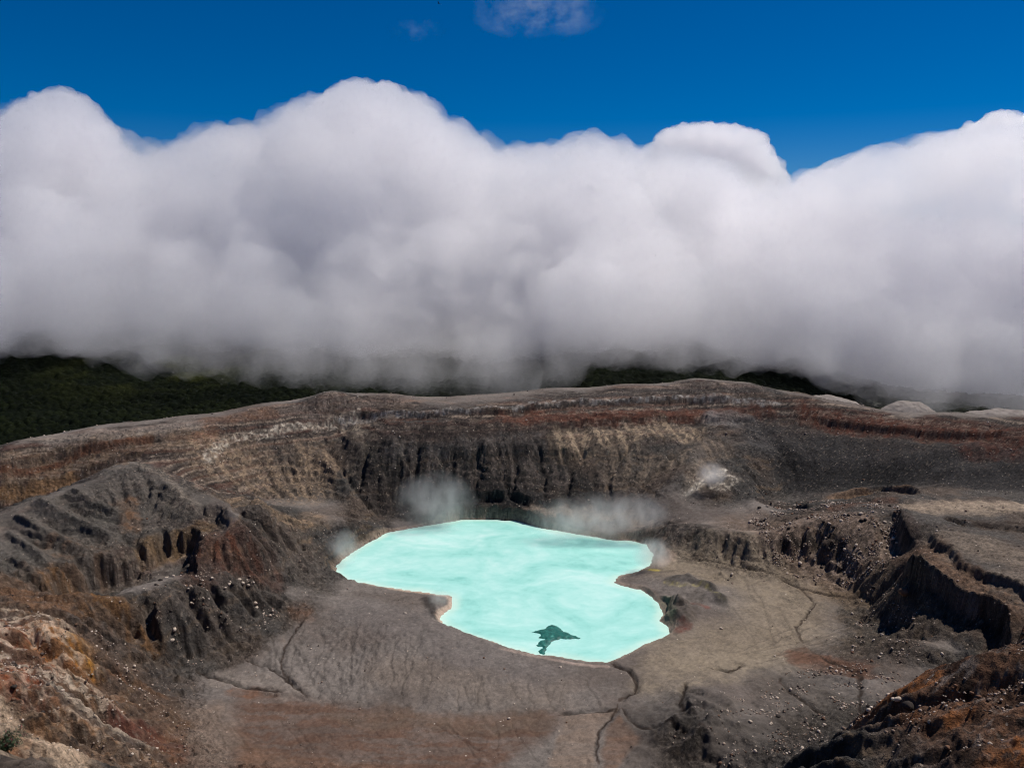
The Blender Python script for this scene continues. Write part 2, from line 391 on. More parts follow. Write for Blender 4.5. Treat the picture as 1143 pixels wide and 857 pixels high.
# ------------------------------------------------------------------ droplet erosion on the walls
def erode(H, n_batches=8, N=26000, steps=44):
    hard = (0.25 + 0.75 * rock) * (YG < 1120) * (1 - .9 * layered) * (1 - .93 * sstep(730, 820, YG)) * (1 - .85 * inside(XG, YG, rugged))
    for b in range(n_batches):
        x = rng.uniform(2, NX - 3, N); y = rng.uniform(40, 1130 / CELL, N)
        dx = np.zeros(N); dy = np.zeros(N); v = np.ones(N); wat = np.ones(N); sed = np.zeros(N)
        D = np.zeros(H.size)
        Hf = H.ravel()
        for s in range(steps):
            i = x.astype(np.int64); j = y.astype(np.int64); u = x - i; w = y - j
            k = j * NX + i
            h00 = Hf[k]; h10 = Hf[k + 1]; h01 = Hf[k + NX]; h11 = Hf[k + NX + 1]
            g1 = (h10 - h00) * (1 - w) + (h11 - h01) * w; g2 = (h01 - h00) * (1 - u) + (h11 - h10) * u
            h = h00 * (1 - u) * (1 - w) + h10 * u * (1 - w) + h01 * (1 - u) * w + h11 * u * w
            dx = dx * .3 - g1 * .7; dy = dy * .3 - g2 * .7
            L = np.hypot(dx, dy) + 1e-6
            dx /= L; dy /= L
            nx = np.clip(x + dx, 1, NX - 3); ny = np.clip(y + dy, 1, NY - 3)
            i2 = nx.astype(np.int64); j2 = ny.astype(np.int64); u2 = nx - i2; w2 = ny - j2; k2 = j2 * NX + i2
            hn = Hf[k2] * (1 - u2) * (1 - w2) + Hf[k2 + 1] * u2 * (1 - w2) + Hf[k2 + NX] * (1 - u2) * w2 + Hf[k2 + NX + 1] * u2 * w2
            dh = hn - h
            cap = np.maximum(-dh, .02) * v * wat * 5
            dep = (sed > cap) | (dh > 0)
            amt = np.where(dh > 0, np.minimum(sed, dh), np.where(dep, (sed - cap) * .25, -np.minimum((cap - sed) * .3, np.maximum(-dh, 0)) * hard.ravel()[k]))
            sed = sed - amt
            amt = amt * .3
            for kk, ww in ((k, (1 - u) * (1 - w)), (k + 1, u * (1 - w)), (k + NX, (1 - u) * w), (k + NX + 1, u * w)):
                D += np.bincount(kk, amt * ww, minlength=H.size)
            v = np.sqrt(np.maximum(v * v - dh * 1.2, .05)).clip(0, 4); wat *= .97
            x, y = nx, ny
        Dm = D.reshape(H.shape)
        Dm = Dm * .5 + .125 * (np.roll(Dm, 1, 0) + np.roll(Dm, -1, 0) + np.roll(Dm, 1, 1) + np.roll(Dm, -1, 1))
        H = H + np.clip(Dm, -1.4, 1.0)
    return H


H = erode(H)
# lake basin and its low bank
lsw = lake_sd + 2.2 * fbm(XG, YG, 12, 3, 21) * sstep(0, 6, np.abs(lake_sd) + 3)
bank = np.maximum(.25, np.minimum(H, 60))
H = np.where(lsw > 0, np.minimum(np.maximum(H, .35), np.maximum(.35 + lsw * (1.0 + 2.2 * sstep(770, 840, YG)), .35)) * 1.0, H)
H = np.where(lsw <= 0, -.3 - 4 * sstep(0, 25, -lsw), H)
# channels cut into the mud
CHANNELS = [([(678, 740), (690, 745), (703, 748), (711, 762), (709, 772), (698, 777), (692, 786)], 1.7, 2.0), ([(692, 786), (682, 803), (668, 818), (664, 838), (668, 857)], .8, 1.2), ([(690, 793), (660, 795), (620, 797)], 1.4, 1.6),
            ([(694, 790), (704, 805), (716, 813), (745, 820), (790, 832)], .8, 1.2), ([(760, 627), (800, 628), (840, 635), (870, 645), (895, 660), (908, 676), (900, 688), (889, 699), (890, 712), (902, 722)], .9, 1.3),
            ([(870, 645), (905, 664), (960, 664)], .9, 1.5), ([(218, 752), (250, 762), (280, 768), (320, 772)], 1.2, 1.6), ([(270, 738), (300, 744), (325, 762), (345, 778)], 1.0, 1.4), ([(342, 690), (325, 715), (312, 735), (318, 752), (330, 768)], .9, 1.3),
            ([(870, 755), (880, 770), (900, 785), (930, 805)], 1.2, 1.6), ([(765, 760), (760, 790), (770, 815)], 1.6, 2.2), ([(795, 745), (815, 750), (830, 742)], 1., 1.5), ([(902, 722), (920, 735), (960, 752), (1000, 768)], .8, 2)]
for q, (pts, dp, wd) in enumerate(CHANNELS):
    channel(pts, dp, wd, 3, q)
# rills combed down the grey apron in front of the lake
rill_m = np.exp(-(((XG - at_z(430, 735, 3)[0]) / 75) ** 2 + ((YG - at_z(430, 735, 3)[1]) / 55) ** 2)) + .7 * np.exp(-(((XG - at_z(330, 730, 3)[0]) / 40) ** 2 + ((YG - at_z(330, 730, 3)[1]) / 60) ** 2))
H -= np.clip(rill_m, 0, 1) * .9 * sstep(.45, .85, ridged(XG + 6 * fbm(XG, YG, 25, 3, 3), YG * .3, 7, 2, 4)) * (lake_sd > 6)

# ------------------------------------------------------------------ fine ground mesh
def smooth_sample(G, X, Y):
    """Cubic B-spline-like sampling of the grid (no visible cell edges)."""
    u = np.clip((X - GX0) / CELL, 1, NX - 3.001); v = np.clip((Y - GY0) / CELL, 1, NY - 3.001)
    i = u.astype(np.int64); j = v.astype(np.int64); f = u - i; g = v - j

    def wts(t):
        return (-.5 * t + t * t - .5 * t ** 3, 1 - 2.5 * t * t + 1.5 * t ** 3, .5 * t + 2 * t * t - 1.5 * t ** 3, -.5 * t * t + .5 * t ** 3)
    a = wts(f); b = wts(g); Gf = G.ravel(); out = 0
    for q in range(4):
        base = (j + q - 1) * NX + i
        out = out + b[q] * (a[0] * Gf[base - 1] + a[1] * Gf[base] + a[2] * Gf[base + 1] + a[3] * Gf[base + 2])
    return out


rowsD = np.r_[np.linspace(12, 138, 50), np.exp(np.linspace(math.log(140), math.log(1115), 1100)), np.linspace(1118, 1490, 90)]
colsT = np.tan(np.linspace(math.radians(-47.5), math.radians(47.5), 1280))
MY, MX = np.meshgrid(rowsD, colsT, indexing='ij'); MX = MX * MY
near_c = 30 / np.maximum(MY, 30)                          # (the fan opens at the viewer's feet)
MX = MX + colsT[None, :] * 60 * near_c
NR, NC = MX.shape
mx = MX.ravel(); my = MY.ravel()
mz = smooth_sample(H, mx, my)
m_rock = gsample(rock, mx, my)
m_lsd = gsample(lake_sd, mx, my)
gv, gu = np.gradient(H, CELL)
m_slope = np.hypot(gsample(gu, mx, my), gsample(gv, mx, my))
steep = sstep(.35, .9, m_slope)
land = sstep(0, 4, m_lsd)
# ledges of layered ash and lava on the steep faces
wob = 9 * fbm(mx, my, 120, 3, 201) + 5.0 * fbm(mx, my, 28, 4, 202, .6)
lz = mz + wob
def ledge(z, per, sharp=.22):
    t = z / per; f = t - np.floor(t)
    return per * (sstep(0.5 - sharp, 0.5 + sharp, f) - f)
m_rug = gsample(np.where(inside(XG, YG, rugged), 1.0, 0.0), mx, my); m_rug = np.maximum(m_rug, my < 300)
mz = mz + land * (1 - .8 * m_rug) * sstep(.25, .7, m_slope) * (.55 * ledge(lz, 6.5, .18) * sstep(-.3, .3, fbm(mx, my, 60, 2, 203)) + .55 * ledge(lz + 1.3, 2.9) * sstep(-.2, .3, fbm(mx, my, 40, 2, 204)))
# broken rock at every size down to half a metre
rk = (.25 + .75 * m_rock) * land
mz = mz + rk * (.8 * fbm(mx, my, 11, 6, 210, .6) + steep * (1 - .6 * m_rug) * .9 * ridged(mx, my, 9, 5, 211, .65) + .5 * ridged(mx, my, 3.2, 3, 213, .6) + .75 * ridged(mx + 3 * fbm(mx, my, 14, 2, 218), my, 6.2, 3, 214, .6))
mz = mz + land * (.12 + .5 * m_rock) * np.clip(1 - my / 1600, .2, 1) * fbm(mx, my, 2.6, 3, 212, .6)
RILLS = []
_rr = np.random.default_rng(17)
for (xa, xb, ya, yb, ye, n, dr) in [(335, 500, 690, 735, 792, 26, -.15), (290, 345, 690, 730, 770, 8, .3), (500, 660, 752, 770, 792, 12, .1), (260, 600, 800, 815, 850, 14, .8), (230, 262, 790, 830, 850, 8, .6), (800, 880, 640, 700, 735, 6, .5), (900, 960, 690, 720, 735, 8, -1.2), (960, 1030, 700, 730, 745, 8, -1.8), (820, 900, 760, 790, 830, 9, .7)]:
    for _ in range(n):
        px = _rr.uniform(xa, xb); py = _rr.uniform(ya, yb); pts = [(px, py)]; a = dr
        while py < ye and len(pts) < 14:
            a = .6 * a + .4 * dr + _rr.normal() * .28
            stp = _rr.uniform(4, 8); py += stp * (1 if abs(dr) < 1 else .45); px += a * stp; pts.append((px, py))
        if len(pts) > 2: RILLS.append((pts, _rr.uniform(.06, .3), _rr.uniform(.4, .8)))
RILL_M = np.zeros(mx.size, np.float32)
wrx = 1.2 * fbm(mx, my, 6, 2, 221); wry = 1.2 * fbm(mx, my, 6, 2, 222)
for pts, dp, wd in RILLS + [(p, d * .5, w * .8) for p, d, w in CHANNELS]:
    P = gpts(pts, H0r)
    s = np.nonzero((mx > P[:, 0].min() - 8) & (mx < P[:, 0].max() + 8) & (my > P[:, 1].min() - 8) & (my < P[:, 1].max() + 8) & (m_lsd > 2))[0]
    if len(s) == 0: continue
    d, _, r = seg_dist(mx[s] + wrx[s], my[s] + wry[s], P)
    m = np.exp(-(d / wd) ** 2) * sstep(0, .1, r) * (1 - sstep(.8, 1, r))
    mz[s] -= dp * 1.3 * m
    RILL_M[s] = np.maximum(RILL_M[s], m * min(1, .22 + 1.6 * dp))
# mud flats: faint swells and cracked crusts
mz = mz + (1 - m_rock) * land * (.16 * fbm(mx, my, 9, 3, 215) - .25 * sstep(.72, .95, ridged(mx + 5 * fbm(mx, my, 30, 2, 1), my * .7, 16, 2, 216)))

# ------------------------------------------------------------------ what the ground is made of (colour of the stuff itself, with some shade painted in)
def C(r, g, b):
    f = lambda c: (c / 255 / 12.92) if c / 255 <= .04045 else ((c / 255 + .055) / 1.055) ** 2.4
    return np.array([f(r), f(g), f(b)], np.float32)


_rxy = np.array([at_d(*p)[:2] for p in RIM])
def rimY_(x, y):
    return np.interp(x / np.maximum(y, 1), _rxy[:, 0] / _rxy[:, 1], _rxy[:, 1])


nA = fbm(mx, my, 60, 4, 301).astype(np.float32); nB = fbm(mx, my, 14, 4, 302, .6).astype(np.float32); nC = fbm(mx, my, 4.0, 3, 303, .6).astype(np.float32)
warpx = 9 * fbm(mx, my, 28, 3, 305) + 3 * fbm(mx, my, 7, 2, 306); warpy = 9 * fbm(mx, my, 28, 3, 307) + 3 * fbm(mx, my, 7, 2, 308)
stv = gsample(ST3, mx, my).astype(np.float32)


def mix(c0, c1, m):
    return c0 + (c1 - c0) * np.clip(m, 0, 1)[:, None]


col = np.empty((mx.size, 3), np.float32)
rockc = mix(np.tile(C(66, 63, 60), (mx.size, 1)), C(84, 73, 65), sstep(-.25, .5, nA))
mudc = mix(np.tile(C(113, 105, 99), (mx.size, 1)), C(98, 89, 83), sstep(-.3, .4, nA + .4 * nB))
col[:] = mix(mudc, rockc, m_rock)
# layered beds on steep ground
bz = lz / 2.3
bed = (np.sin(bz * 1.7) + np.sin(bz * 3.1 + 1.3) * .7 + np.sin(bz * .63 + .4)).astype(np.float32)
col = mix(col, C(116, 96, 76), steep * sstep(.6, 1.6, bed) * .45)
col = mix(col, C(52, 46, 43), steep * sstep(.5, 1.6, -bed) * .6)


m_lay = gsample(layered, mx, my).astype(np.float32)
bz2 = (mz + 3 * fbm(mx, my, 80, 4, 205, .6)) / 1.15
bed2 = (np.sin(bz2 * 1.9) + .8 * np.sin(bz2 * 3.3 + 1.1) + .8 * np.sin(bz2 * .71 + .7)).astype(np.float32) + .9 * nB
mlb = m_lay * sstep(.05, .2, m_slope) * (my < rimY_(mx, my) + 3)
col = mix(col, C(84, 72, 65), mlb * .5)
col = mix(col, C(138, 122, 108), mlb * sstep(.6, 1.3, bed2) * .8)
col = mix(col, C(48, 42, 40), mlb * sstep(.5, 1.3, -bed2) * .85)
col = mix(col, C(96, 62, 50), mlb * sstep(.3, .9, np.sin(bz2 * .9 + 2)) * .35)


def paint(px, radius, c, k=1.0, brk=0.0, seed=0, soft=.55, bscale='B', onlysteep=None, warp=1.0, st=0.0):
    """Lay a patch of another ground colour round a line of places, with a ragged edge; brk breaks it into blotches."""
    global col
    P = gpts(px, H)
    if len(P) == 1: P = np.r_[P, P + .1]
    pad = radius * 1.6 + 14
    s = np.nonzero((mx > P[:, 0].min() - pad) & (mx < P[:, 0].max() + pad) & (my > P[:, 1].min() - pad) & (my < P[:, 1].max() + pad))[0]
    if len(s) == 0: return
    wk = warp * min(1, radius / 9)
    d, _, _ = seg_dist(mx[s] + wk * warpx[s], my[s] + wk * warpy[s], P)
    m = 1 - sstep(radius * (1 - soft), radius * (1 + soft), d)
    if brk:
        n = fbm(mx[s] + 50 * seed, my[s], {'A': 40, 'B': 13, 'C': 5}[bscale], 4, 320 + seed, .6) + st * .3 * stv[s]
        m = m * ((1 - brk) + brk * sstep(-.05, .32, n))
    if onlysteep is not None:
        m = m * sstep(*onlysteep, m_slope[s])
    col[s] = col[s] + (c - col[s]) * (m * k)[:, None]


# far left shelf, striped wall
paint([(-20, 502), (60, 492), (130, 484), (220, 474)], 12, C(132, 121, 112), .8, .3, 1)
paint([(-20, 540), (80, 518), (150, 502), (200, 490)], 17, C(110, 91, 74), .7, .5, 2, st=1)
paint([(0, 528), (90, 508), (170, 492)], 3, C(92, 58, 42), .8, .3, 3)
paint([(0, 556), (80, 537), (140, 518)], 4, C(142, 108, 74), .7, .3, 4)
paint([(0, 580), (80, 556), (150, 528)], 8, C(62, 55, 50), .7, .3, 5)
paint([(230, 470), (300, 458), (380, 448), (450, 447)], 12, C(104, 92, 85), .7, .4, 6)
# grey spur
paint([(150, 530), (70, 575), (-20, 620)], 45, C(88, 83, 78), .8, .15, 7)
paint([(200, 560), (130, 590), (60, 620), (0, 640)], 34, C(80, 76, 71), .8, .2, 8)
paint([(150, 516), (185, 535), (215, 560)], 5, C(120, 110, 100), .7, .4, 9)
paint([(140, 560), (150, 590), (148, 575)], 8, C(120, 84, 55), .55, .6, 10)
paint([(160, 612), (190, 604), (226, 592)], 10, C(104, 83, 60), .8, .35, 11)
paint([(60, 610), (110, 615), (10, 650)], 14, C(104, 80, 62), .5, .8, 12)
paint([(225, 640), (255, 612), (285, 630)], 20, C(92, 58, 44), .85, .5, 13, st=1)
paint([(245, 570), (300, 600), (330, 625)], 15, C(78, 68, 62), .6, .4, 14, st=1)
paint([(250, 655), (290, 680), (230, 700), (220, 730)], 26, C(76, 70, 65), .7, .3, 15)
# lower left: rusty, ochre and buff ground
paint([(0, 660), (60, 690), (100, 740), (150, 790), (200, 840)], 36, C(112, 82, 60), .75, .55, 16, bscale='A', st=1)
paint([(0, 720), (40, 770), (90, 820)], 30, C(132, 98, 70), .7, .6, 17, st=1)
paint([(40, 700), (60, 720), (75, 735)], 11, C(146, 92, 38), .8, .7, 18, bscale='C', st=1)
paint([(90, 728), (95, 735)], 7, C(160, 112, 44), .7, .7, 19, bscale='C')
paint([(10, 700), (30, 730), (20, 760)], 14, C(122, 64, 40), .7, .75, 20, bscale='C', st=1)
paint([(70, 660), (110, 690), (145, 700), (160, 730)], 13, C(112, 78, 44), .6, .7, 21, st=1)
paint([(100, 690), (150, 730), (200, 770)], 12, C(70, 66, 63), .7, .5, 22, st=1)
paint([(20, 740), (80, 790), (150, 835)], 8, C(78, 74, 72), .6, .6, 23, st=1)
paint([(0, 800), (40, 828), (80, 850), (120, 875)], 11, C(186, 162, 138), .9, .25, 24)
paint([(150, 820), (190, 835), (215, 850)], 14, C(96, 56, 46), .7, .5, 25)
paint([(0, 830), (20, 850)], 8, C(150, 104, 70), .7, .6, 26)
paint([(30, 690), (30, 720), (90, 790), (60, 760)], 25, C(196, 178, 158), .55, 1.0, 27, bscale='C', st=1)
# pale wall at upper left of the lake
paint([(235, 505), (280, 525), (330, 545), (350, 520)], 30, C(138, 118, 98), .85, .75, 28, bscale='C', st=1)
paint([(262, 560), (310, 575), (350, 580)], 14, C(140, 118, 96), .7, .6, 29, st=1)
paint([(232, 516), (244, 498), (264, 491), (300, 484), (345, 476), (400, 464)], 5, C(190, 178, 162), .85, .85, 30, bscale='C')
paint([(395, 480), (410, 500), (400, 515)], 13, C(165, 150, 132), .7, .75, 31, bscale='C', st=1)
paint([(225, 490), (238, 470), (300, 462)], 10, C(118, 86, 66), .6, .5, 32)
paint([(300, 610), (340, 625), (350, 650)], 18, C(84, 77, 71), .7, .3, 33)
# back wall (its shade painted in as near-black) and rim bands
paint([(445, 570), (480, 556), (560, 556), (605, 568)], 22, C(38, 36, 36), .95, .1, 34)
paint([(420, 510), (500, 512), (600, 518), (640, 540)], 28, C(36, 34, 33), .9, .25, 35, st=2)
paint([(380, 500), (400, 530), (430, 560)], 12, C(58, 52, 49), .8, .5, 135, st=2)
paint([(450, 515), (560, 515), (620, 530)], 24, C(96, 86, 80), .5, 1.0, 136, bscale='C', st=2)
paint([(400, 486), (500, 482), (580, 480), (640, 476)], 13, C(64, 55, 51), .8, .3, 36)
paint([(560, 468), (640, 464), (720, 462), (800, 460), (860, 462)], 10, C(96, 60, 47), .85, .3, 37)
paint([(380, 470), (440, 462), (500, 459), (560, 455), (640, 449), (720, 445), (800, 444), (870, 452)], 3.0, C(160, 154, 148), .8, .8, 38, bscale='C')
paint([(470, 456), (560, 448), (640, 441), (720, 437), (800, 433), (860, 440)], 7, C(78, 72, 68), .8, .3, 39)
paint([(700, 433), (780, 428), (850, 434)], 4, C(120, 106, 98), .6, .5, 40)
paint([(440, 500), (520, 496), (600, 492)], 7, C(92, 87, 84), .5, .6, 41, bscale='C')
paint([(630, 492), (680, 490), (740, 480), (770, 486)], 17, C(158, 138, 116), .85, .75, 42, bscale='C', st=2)
paint([(700, 505), (690, 530), (745, 520), (800, 500)], 17, C(132, 116, 100), .6, .75, 43, st=2)
paint([(800, 465), (840, 478), (855, 498)], 16, C(126, 121, 118), .75, .35, 44)
paint([(805, 525), (792, 533), (785, 540), (765, 552)], 4.5, C(222, 212, 196), .95, .7, 45, bscale='C', warp=1.6)
paint([(806, 528), (822, 536), (800, 545)], 5, C(196, 184, 168), .7, .8, 45, bscale='C', warp=1.2)
paint([(790, 525), (775, 545)], 13, C(150, 136, 120), .6, .6, 46, bscale='C')
paint([(600, 570), (660, 573), (700, 575), (720, 590)], 9, C(142, 124, 108), .8, .35, 47)
paint([(705, 560), (760, 575), (800, 575)], 22, C(78, 70, 66), .7, .3, 48)
paint([(595, 577), (630, 586), (655, 591)], 5, C(44, 46, 40), .9, .3, 49)
paint([(730, 590), (760, 592), (800, 590), (830, 585)], 9, C(48, 45, 44), .8, .5, 50)
# right bowl (dark ash with cloud shadow painted in), rubble, fans, block
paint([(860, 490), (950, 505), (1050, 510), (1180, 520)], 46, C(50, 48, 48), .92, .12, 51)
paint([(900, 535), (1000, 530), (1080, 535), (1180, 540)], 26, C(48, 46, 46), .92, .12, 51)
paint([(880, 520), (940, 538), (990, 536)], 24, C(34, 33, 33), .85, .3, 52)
paint([(900, 462), (960, 472), (1040, 480), (1143, 488)], 15, C(88, 52, 40), .85, .45, 53, st=1)
paint([(1080, 500), (1143, 506)], 14, C(84, 50, 40), .7, .6, 54)
paint([(930, 556), (960, 550), (1010, 547)], 8, C(126, 100, 78), .8, .35, 55)
paint([(935, 566), (990, 560)], 10, C(92, 62, 48), .7, .4, 56)
paint([(840, 590), (900, 590), (960, 600), (980, 630), (900, 630)], 32, C(104, 86, 72), .7, .35, 57)
paint([(850, 600), (900, 585), (960, 590), (985, 620), (930, 640)], 26, C(150, 130, 116), .7, .9, 157, bscale='C')
paint([(720, 600), (790, 590), (840, 580)], 22, C(120, 106, 96), .6, .8, 158, bscale='C')
paint([(870, 602), (885, 606), (908, 612), (940, 616)], 4, C(38, 34, 32), .9, .3, 58)
paint([(1040, 566), (1080, 566), (1143, 566), (1180, 568)], 22, C(158, 140, 122), .9, .25, 59, st=1)
paint([(1143, 586), (1095, 587), (1060, 580)], 6, C(66, 55, 48), .8, .5, 60)
paint([(1065, 604), (1100, 612), (1143, 622), (1180, 640)], 25, C(118, 105, 93), .9, .2, 61)
paint([(1120, 640), (1143, 652)], 12, C(122, 108, 96), .8, .3, 62)
paint([(1025, 615), (1045, 632), (1070, 650), (1100, 667), (1130, 685)], 14, C(88, 69, 57), .9, .25, 63)
paint([(1030, 622), (1060, 640), (1095, 658), (1125, 675)], 12, C(122, 98, 80), .7, .8, 163, bscale='C')
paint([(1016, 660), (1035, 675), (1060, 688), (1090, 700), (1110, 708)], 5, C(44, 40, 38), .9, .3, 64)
paint([(1035, 643), (1050, 655), (1068, 667), (1088, 679)], 2.5, C(112, 100, 96), .8, .6, 65, bscale='C')
paint([(1006, 575), (1015, 592), (1022, 608)], 8, C(56, 48, 46), .8, .3, 66)
# crater floor
paint([(760, 632), (830, 640), (870, 660), (870, 700), (830, 720), (770, 730)], 34, C(128, 115, 99), .9, .15, 67)
paint([(740, 760), (790, 745), (850, 735)], 22, C(134, 121, 104), .7, .4, 68)
paint([(920, 660), (960, 670)], 16, C(112, 95, 76), .7, .4, 69)
paint([(895, 735), (920, 738), (955, 748)], 9, C(104, 70, 54), .9, .1, 70)
paint([(940, 690), (1000, 700), (950, 720)], 24, C(92, 80, 68), .7, .5, 71)
paint([(970, 740), (1010, 715), (1050, 700)], 18, C(78, 66, 57), .7, .4, 72)
paint([(770, 790), (790, 820), (840, 830), (880, 830)], 36, C(66, 61, 57), .9, .25, 73, bscale='A')
paint([(880, 770), (930, 790), (900, 800)], 24, C(74, 67, 60), .75, .35, 74)
paint([(400, 680), (470, 700), (540, 735), (600, 750)], 22, C(106, 99, 95), .7, .2, 75)
paint([(430, 745), (500, 760), (560, 775), (620, 775)], 16, C(116, 105, 96), .8, .25, 76)
def paint_poly(px, c, k=1.0, edge=2.0, streak=0.0, seed=0):
    global col
    P = gpts(px, H)
    s = np.nonzero((mx > P[:, 0].min() - 8) & (mx < P[:, 0].max() + 8) & (my > P[:, 1].min() - 8) & (my < P[:, 1].max() + 8))[0]
    X = mx[s] + .35 * warpx[s]; Y = my[s] + .35 * warpy[s]
    d, _, _ = seg_dist(X, Y, np.r_[P, P[:1]])
    d = np.where(inside(X, Y, P), d, -d)
    m = sstep(-edge, edge, d) * k
    if streak:
        n = fbm(mx[s] * .22 + 2 * warpx[s] * .2, my[s] + .6 * warpy[s], 9, 4, 360 + seed, .6)
        m = m * (1 - streak + streak * sstep(-.3, .35, n))
    col[s] = col[s] + (c - col[s]) * m[:, None]


paint_poly([(262, 772), (300, 770), (345, 781), (420, 791), (500, 797), (560, 800), (626, 797), (616, 815), (590, 835), (560, 857), (530, 880), (240, 880), (262, 850), (255, 810)], C(92, 68, 55), .85, 8.0, .5, 1)
paint_poly([(255, 812), (300, 840), (380, 850), (460, 857), (540, 880), (240, 880), (262, 850)], C(106, 82, 66), .6, 6, .6, 2)
paint_poly([(216, 752), (262, 766), (256, 810), (262, 850), (244, 880), (205, 880), (222, 820), (208, 782)], C(108, 100, 95), .7, 9, .4, 5)
paint_poly([(880, 726), (898, 721), (925, 734), (960, 749), (1000, 760), (960, 758), (915, 752), (890, 749), (878, 738)], C(98, 75, 62), .85, 2.5, .35, 6)
paint_poly([(628, 798), (692, 793), (670, 815), (662, 835), (668, 870), (605, 870), (622, 830)], C(122, 105, 92), .8, 2.5, .35, 3)
paint_poly([(692, 800), (712, 822), (700, 845), (675, 870), (670, 835), (680, 812)], C(106, 82, 67), .75, 2.5, .35, 4)
paint([(380, 800), (450, 805), (530, 810), (600, 805)], 10, C(98, 82, 70), .8, .35, 79)
paint([(235, 800), (240, 835), (225, 850)], 14, C(112, 97, 86), .9, .2, 82)
paint([(250, 762), (290, 760), (330, 770)], 9, C(122, 112, 104), .8, .2, 83)
paint([(260, 772), (280, 775)], 6, C(118, 84, 64), .5, .6, 84)
paint([(335, 680), (340, 690)], 6, C(104, 78, 62), .6, .5, 85)
paint([(735, 612), (748, 618), (738, 628)], 5, C(160, 140, 125), .8, .2, 86)
# lake shore: crusts, sulphur, green and red rock
paint([(726, 636), (734, 637)], 2.2, C(206, 182, 60), .85, .4, 87, bscale='C', warp=.6)
paint([(745, 650), (760, 654), (785, 651), (806, 668)], 2.5, C(176, 162, 92), .5, .8, 88, bscale='C')
paint([(750, 646), (775, 648), (795, 655), (806, 672)], 6, C(50, 48, 46), .85, .4, 89)
paint([(744, 668), (748, 685), (745, 697)], 4.5, C(92, 104, 84), .85, .4, 90, warp=.6)
paint([(762, 690), (768, 698), (758, 704)], 4, C(88, 42, 36), .8, .4, 91, bscale='C', warp=.7)
paint([(776, 674), (788, 678)], 3, C(112, 62, 52), .6, .6, 92, bscale='C', warp=.7)
paint([(752, 672), (760, 684), (775, 664)], 9, C(70, 64, 58), .75, .5, 95, bscale='C')
paint([(560, 724), (640, 741), (678, 744)], 2, C(168, 148, 136), .7, .4, 93, warp=.4)
paint([(474, 668), (482, 680), (487, 690)], 4, C(46, 42, 40), .9, .2, 94, warp=.5)
# pale mineral crust round the water, widest on the near left bank
cr = (1 - sstep(1.0, 5.5, m_lsd + 1.5 * nC)) * (m_lsd > -2)
col = mix(col, C(186, 164, 146), cr * (.35 + .5 * sstep(-120, -30, -np.abs(mx + 60)) * (my < 760)))
# damp dark lines of the channels
for pts, dp, wd in CHANNELS:
    P = gpts(pts, H0r)
    s = np.nonzero((mx > P[:, 0].min() - 15) & (mx < P[:, 0].max() + 15) & (my > P[:, 1].min() - 15) & (my < P[:, 1].max() + 15))[0]
    d, _, r = seg_dist(mx[s] + .35 * warpx[s], my[s] + .35 * warpy[s], P)
    m = (1 - sstep(wd * .25, wd * .8, d)) * sstep(0, .05, r) * (1 - sstep(.95, 1, r))
    col[s] = col[s] + (C(58, 47, 41) - col[s]) * (m * .8)[:, None]
col = mix(col, col * .5, RILL_M)
# near slope at lower right: rust over dark lava
nearR = sstep(0, 30, mx - 95) * (my < 262)
col = mix(col, C(100, 74, 58), nearR)
col = mix(col, C(146, 92, 52), nearR * sstep(.05, .4, fbm(mx, my, 22, 5, 330, .65)) * .8)
col = mix(col, C(44, 34, 30), nearR * sstep(.0, .3, fbm(mx + 90, my, 12, 5, 331, .65)) * .85)
col = mix(col, C(128, 116, 108), nearR * sstep(.12, .4, fbm(mx + 40, my + 30, 5, 4, 332, .6)) * .6)
col = mix(col, C(146, 128, 110), np.maximum((mx < -60) * (my < 300), (mx < -12) * (my < 200)) * sstep(-.3, .2, nB) * .8)
# grain of the ground itself
nD = fbm(mx, my, 1.7, 3, 304, .65).astype(np.float32)
col *= np.clip(1 + .3 * nB + (.5 * nC + .5 * nD) * (.45 + .55 * m_rock), .3, 2)[:, None]
col = mix(col, C(40, 36, 34), m_rock * sstep(.28, .5, fbm(mx, my, 5.5, 4, 309, .65)) * .75)
col = mix(col, C(170, 154, 138), m_rock * sstep(.34, .55, fbm(mx + 99, my, 3.2, 3, 310, .65)) * .22)
col = np.clip(col, .008, .9)

# ------------------------------------------------------------------ material helpers
def new_mat(name):
    m = bpy.data.materials.new(name); m.use_nodes = True
    nt = m.node_tree; b = nt.nodes["Principled BSDF"]
    return m, nt, b


def N(nt, kind, **kw):
    n = nt.nodes.new(kind)
    for k, v in kw.items():
        if k in n.inputs.keys(): n.inputs[k].default_value = v
        else: setattr(n, k, v)
    return n


def noise(nt, vec, scale, detail=4, rough=.55, dist=0.0):
    n = N(nt, "ShaderNodeTexNoise"); n.inputs['Scale'].default_value = scale; n.inputs['Detail'].default_value = detail
    n.inputs['Roughness'].default_value = rough; n.inputs['Distortion'].default_value = dist
    nt.links.new(vec, n.inputs['Vector']); return n


def ramp(nt, fac, stops):
    r = N(nt, "ShaderNodeValToRGB"); e = r.color_ramp.elements
    while len(e) < len(stops): e.new(.5)
    for q, (p, c) in enumerate(stops):
        e[q].position = p; e[q].color = (*c, 1) if len(c) == 3 else c
    nt.links.new(fac, r.inputs[0]); return r


def mathn(nt, op, a, b=None, clamp=False):
    n = N(nt, "ShaderNodeMath"); n.operation = op; n.use_clamp = clamp
    for q, v in ((0, a), (1, b)):
        if v is None: continue
        if isinstance(v, (int, float)): n.inputs[q].default_value = v
        else: nt.links.new(v, n.inputs[q])
    return n.outputs[0]


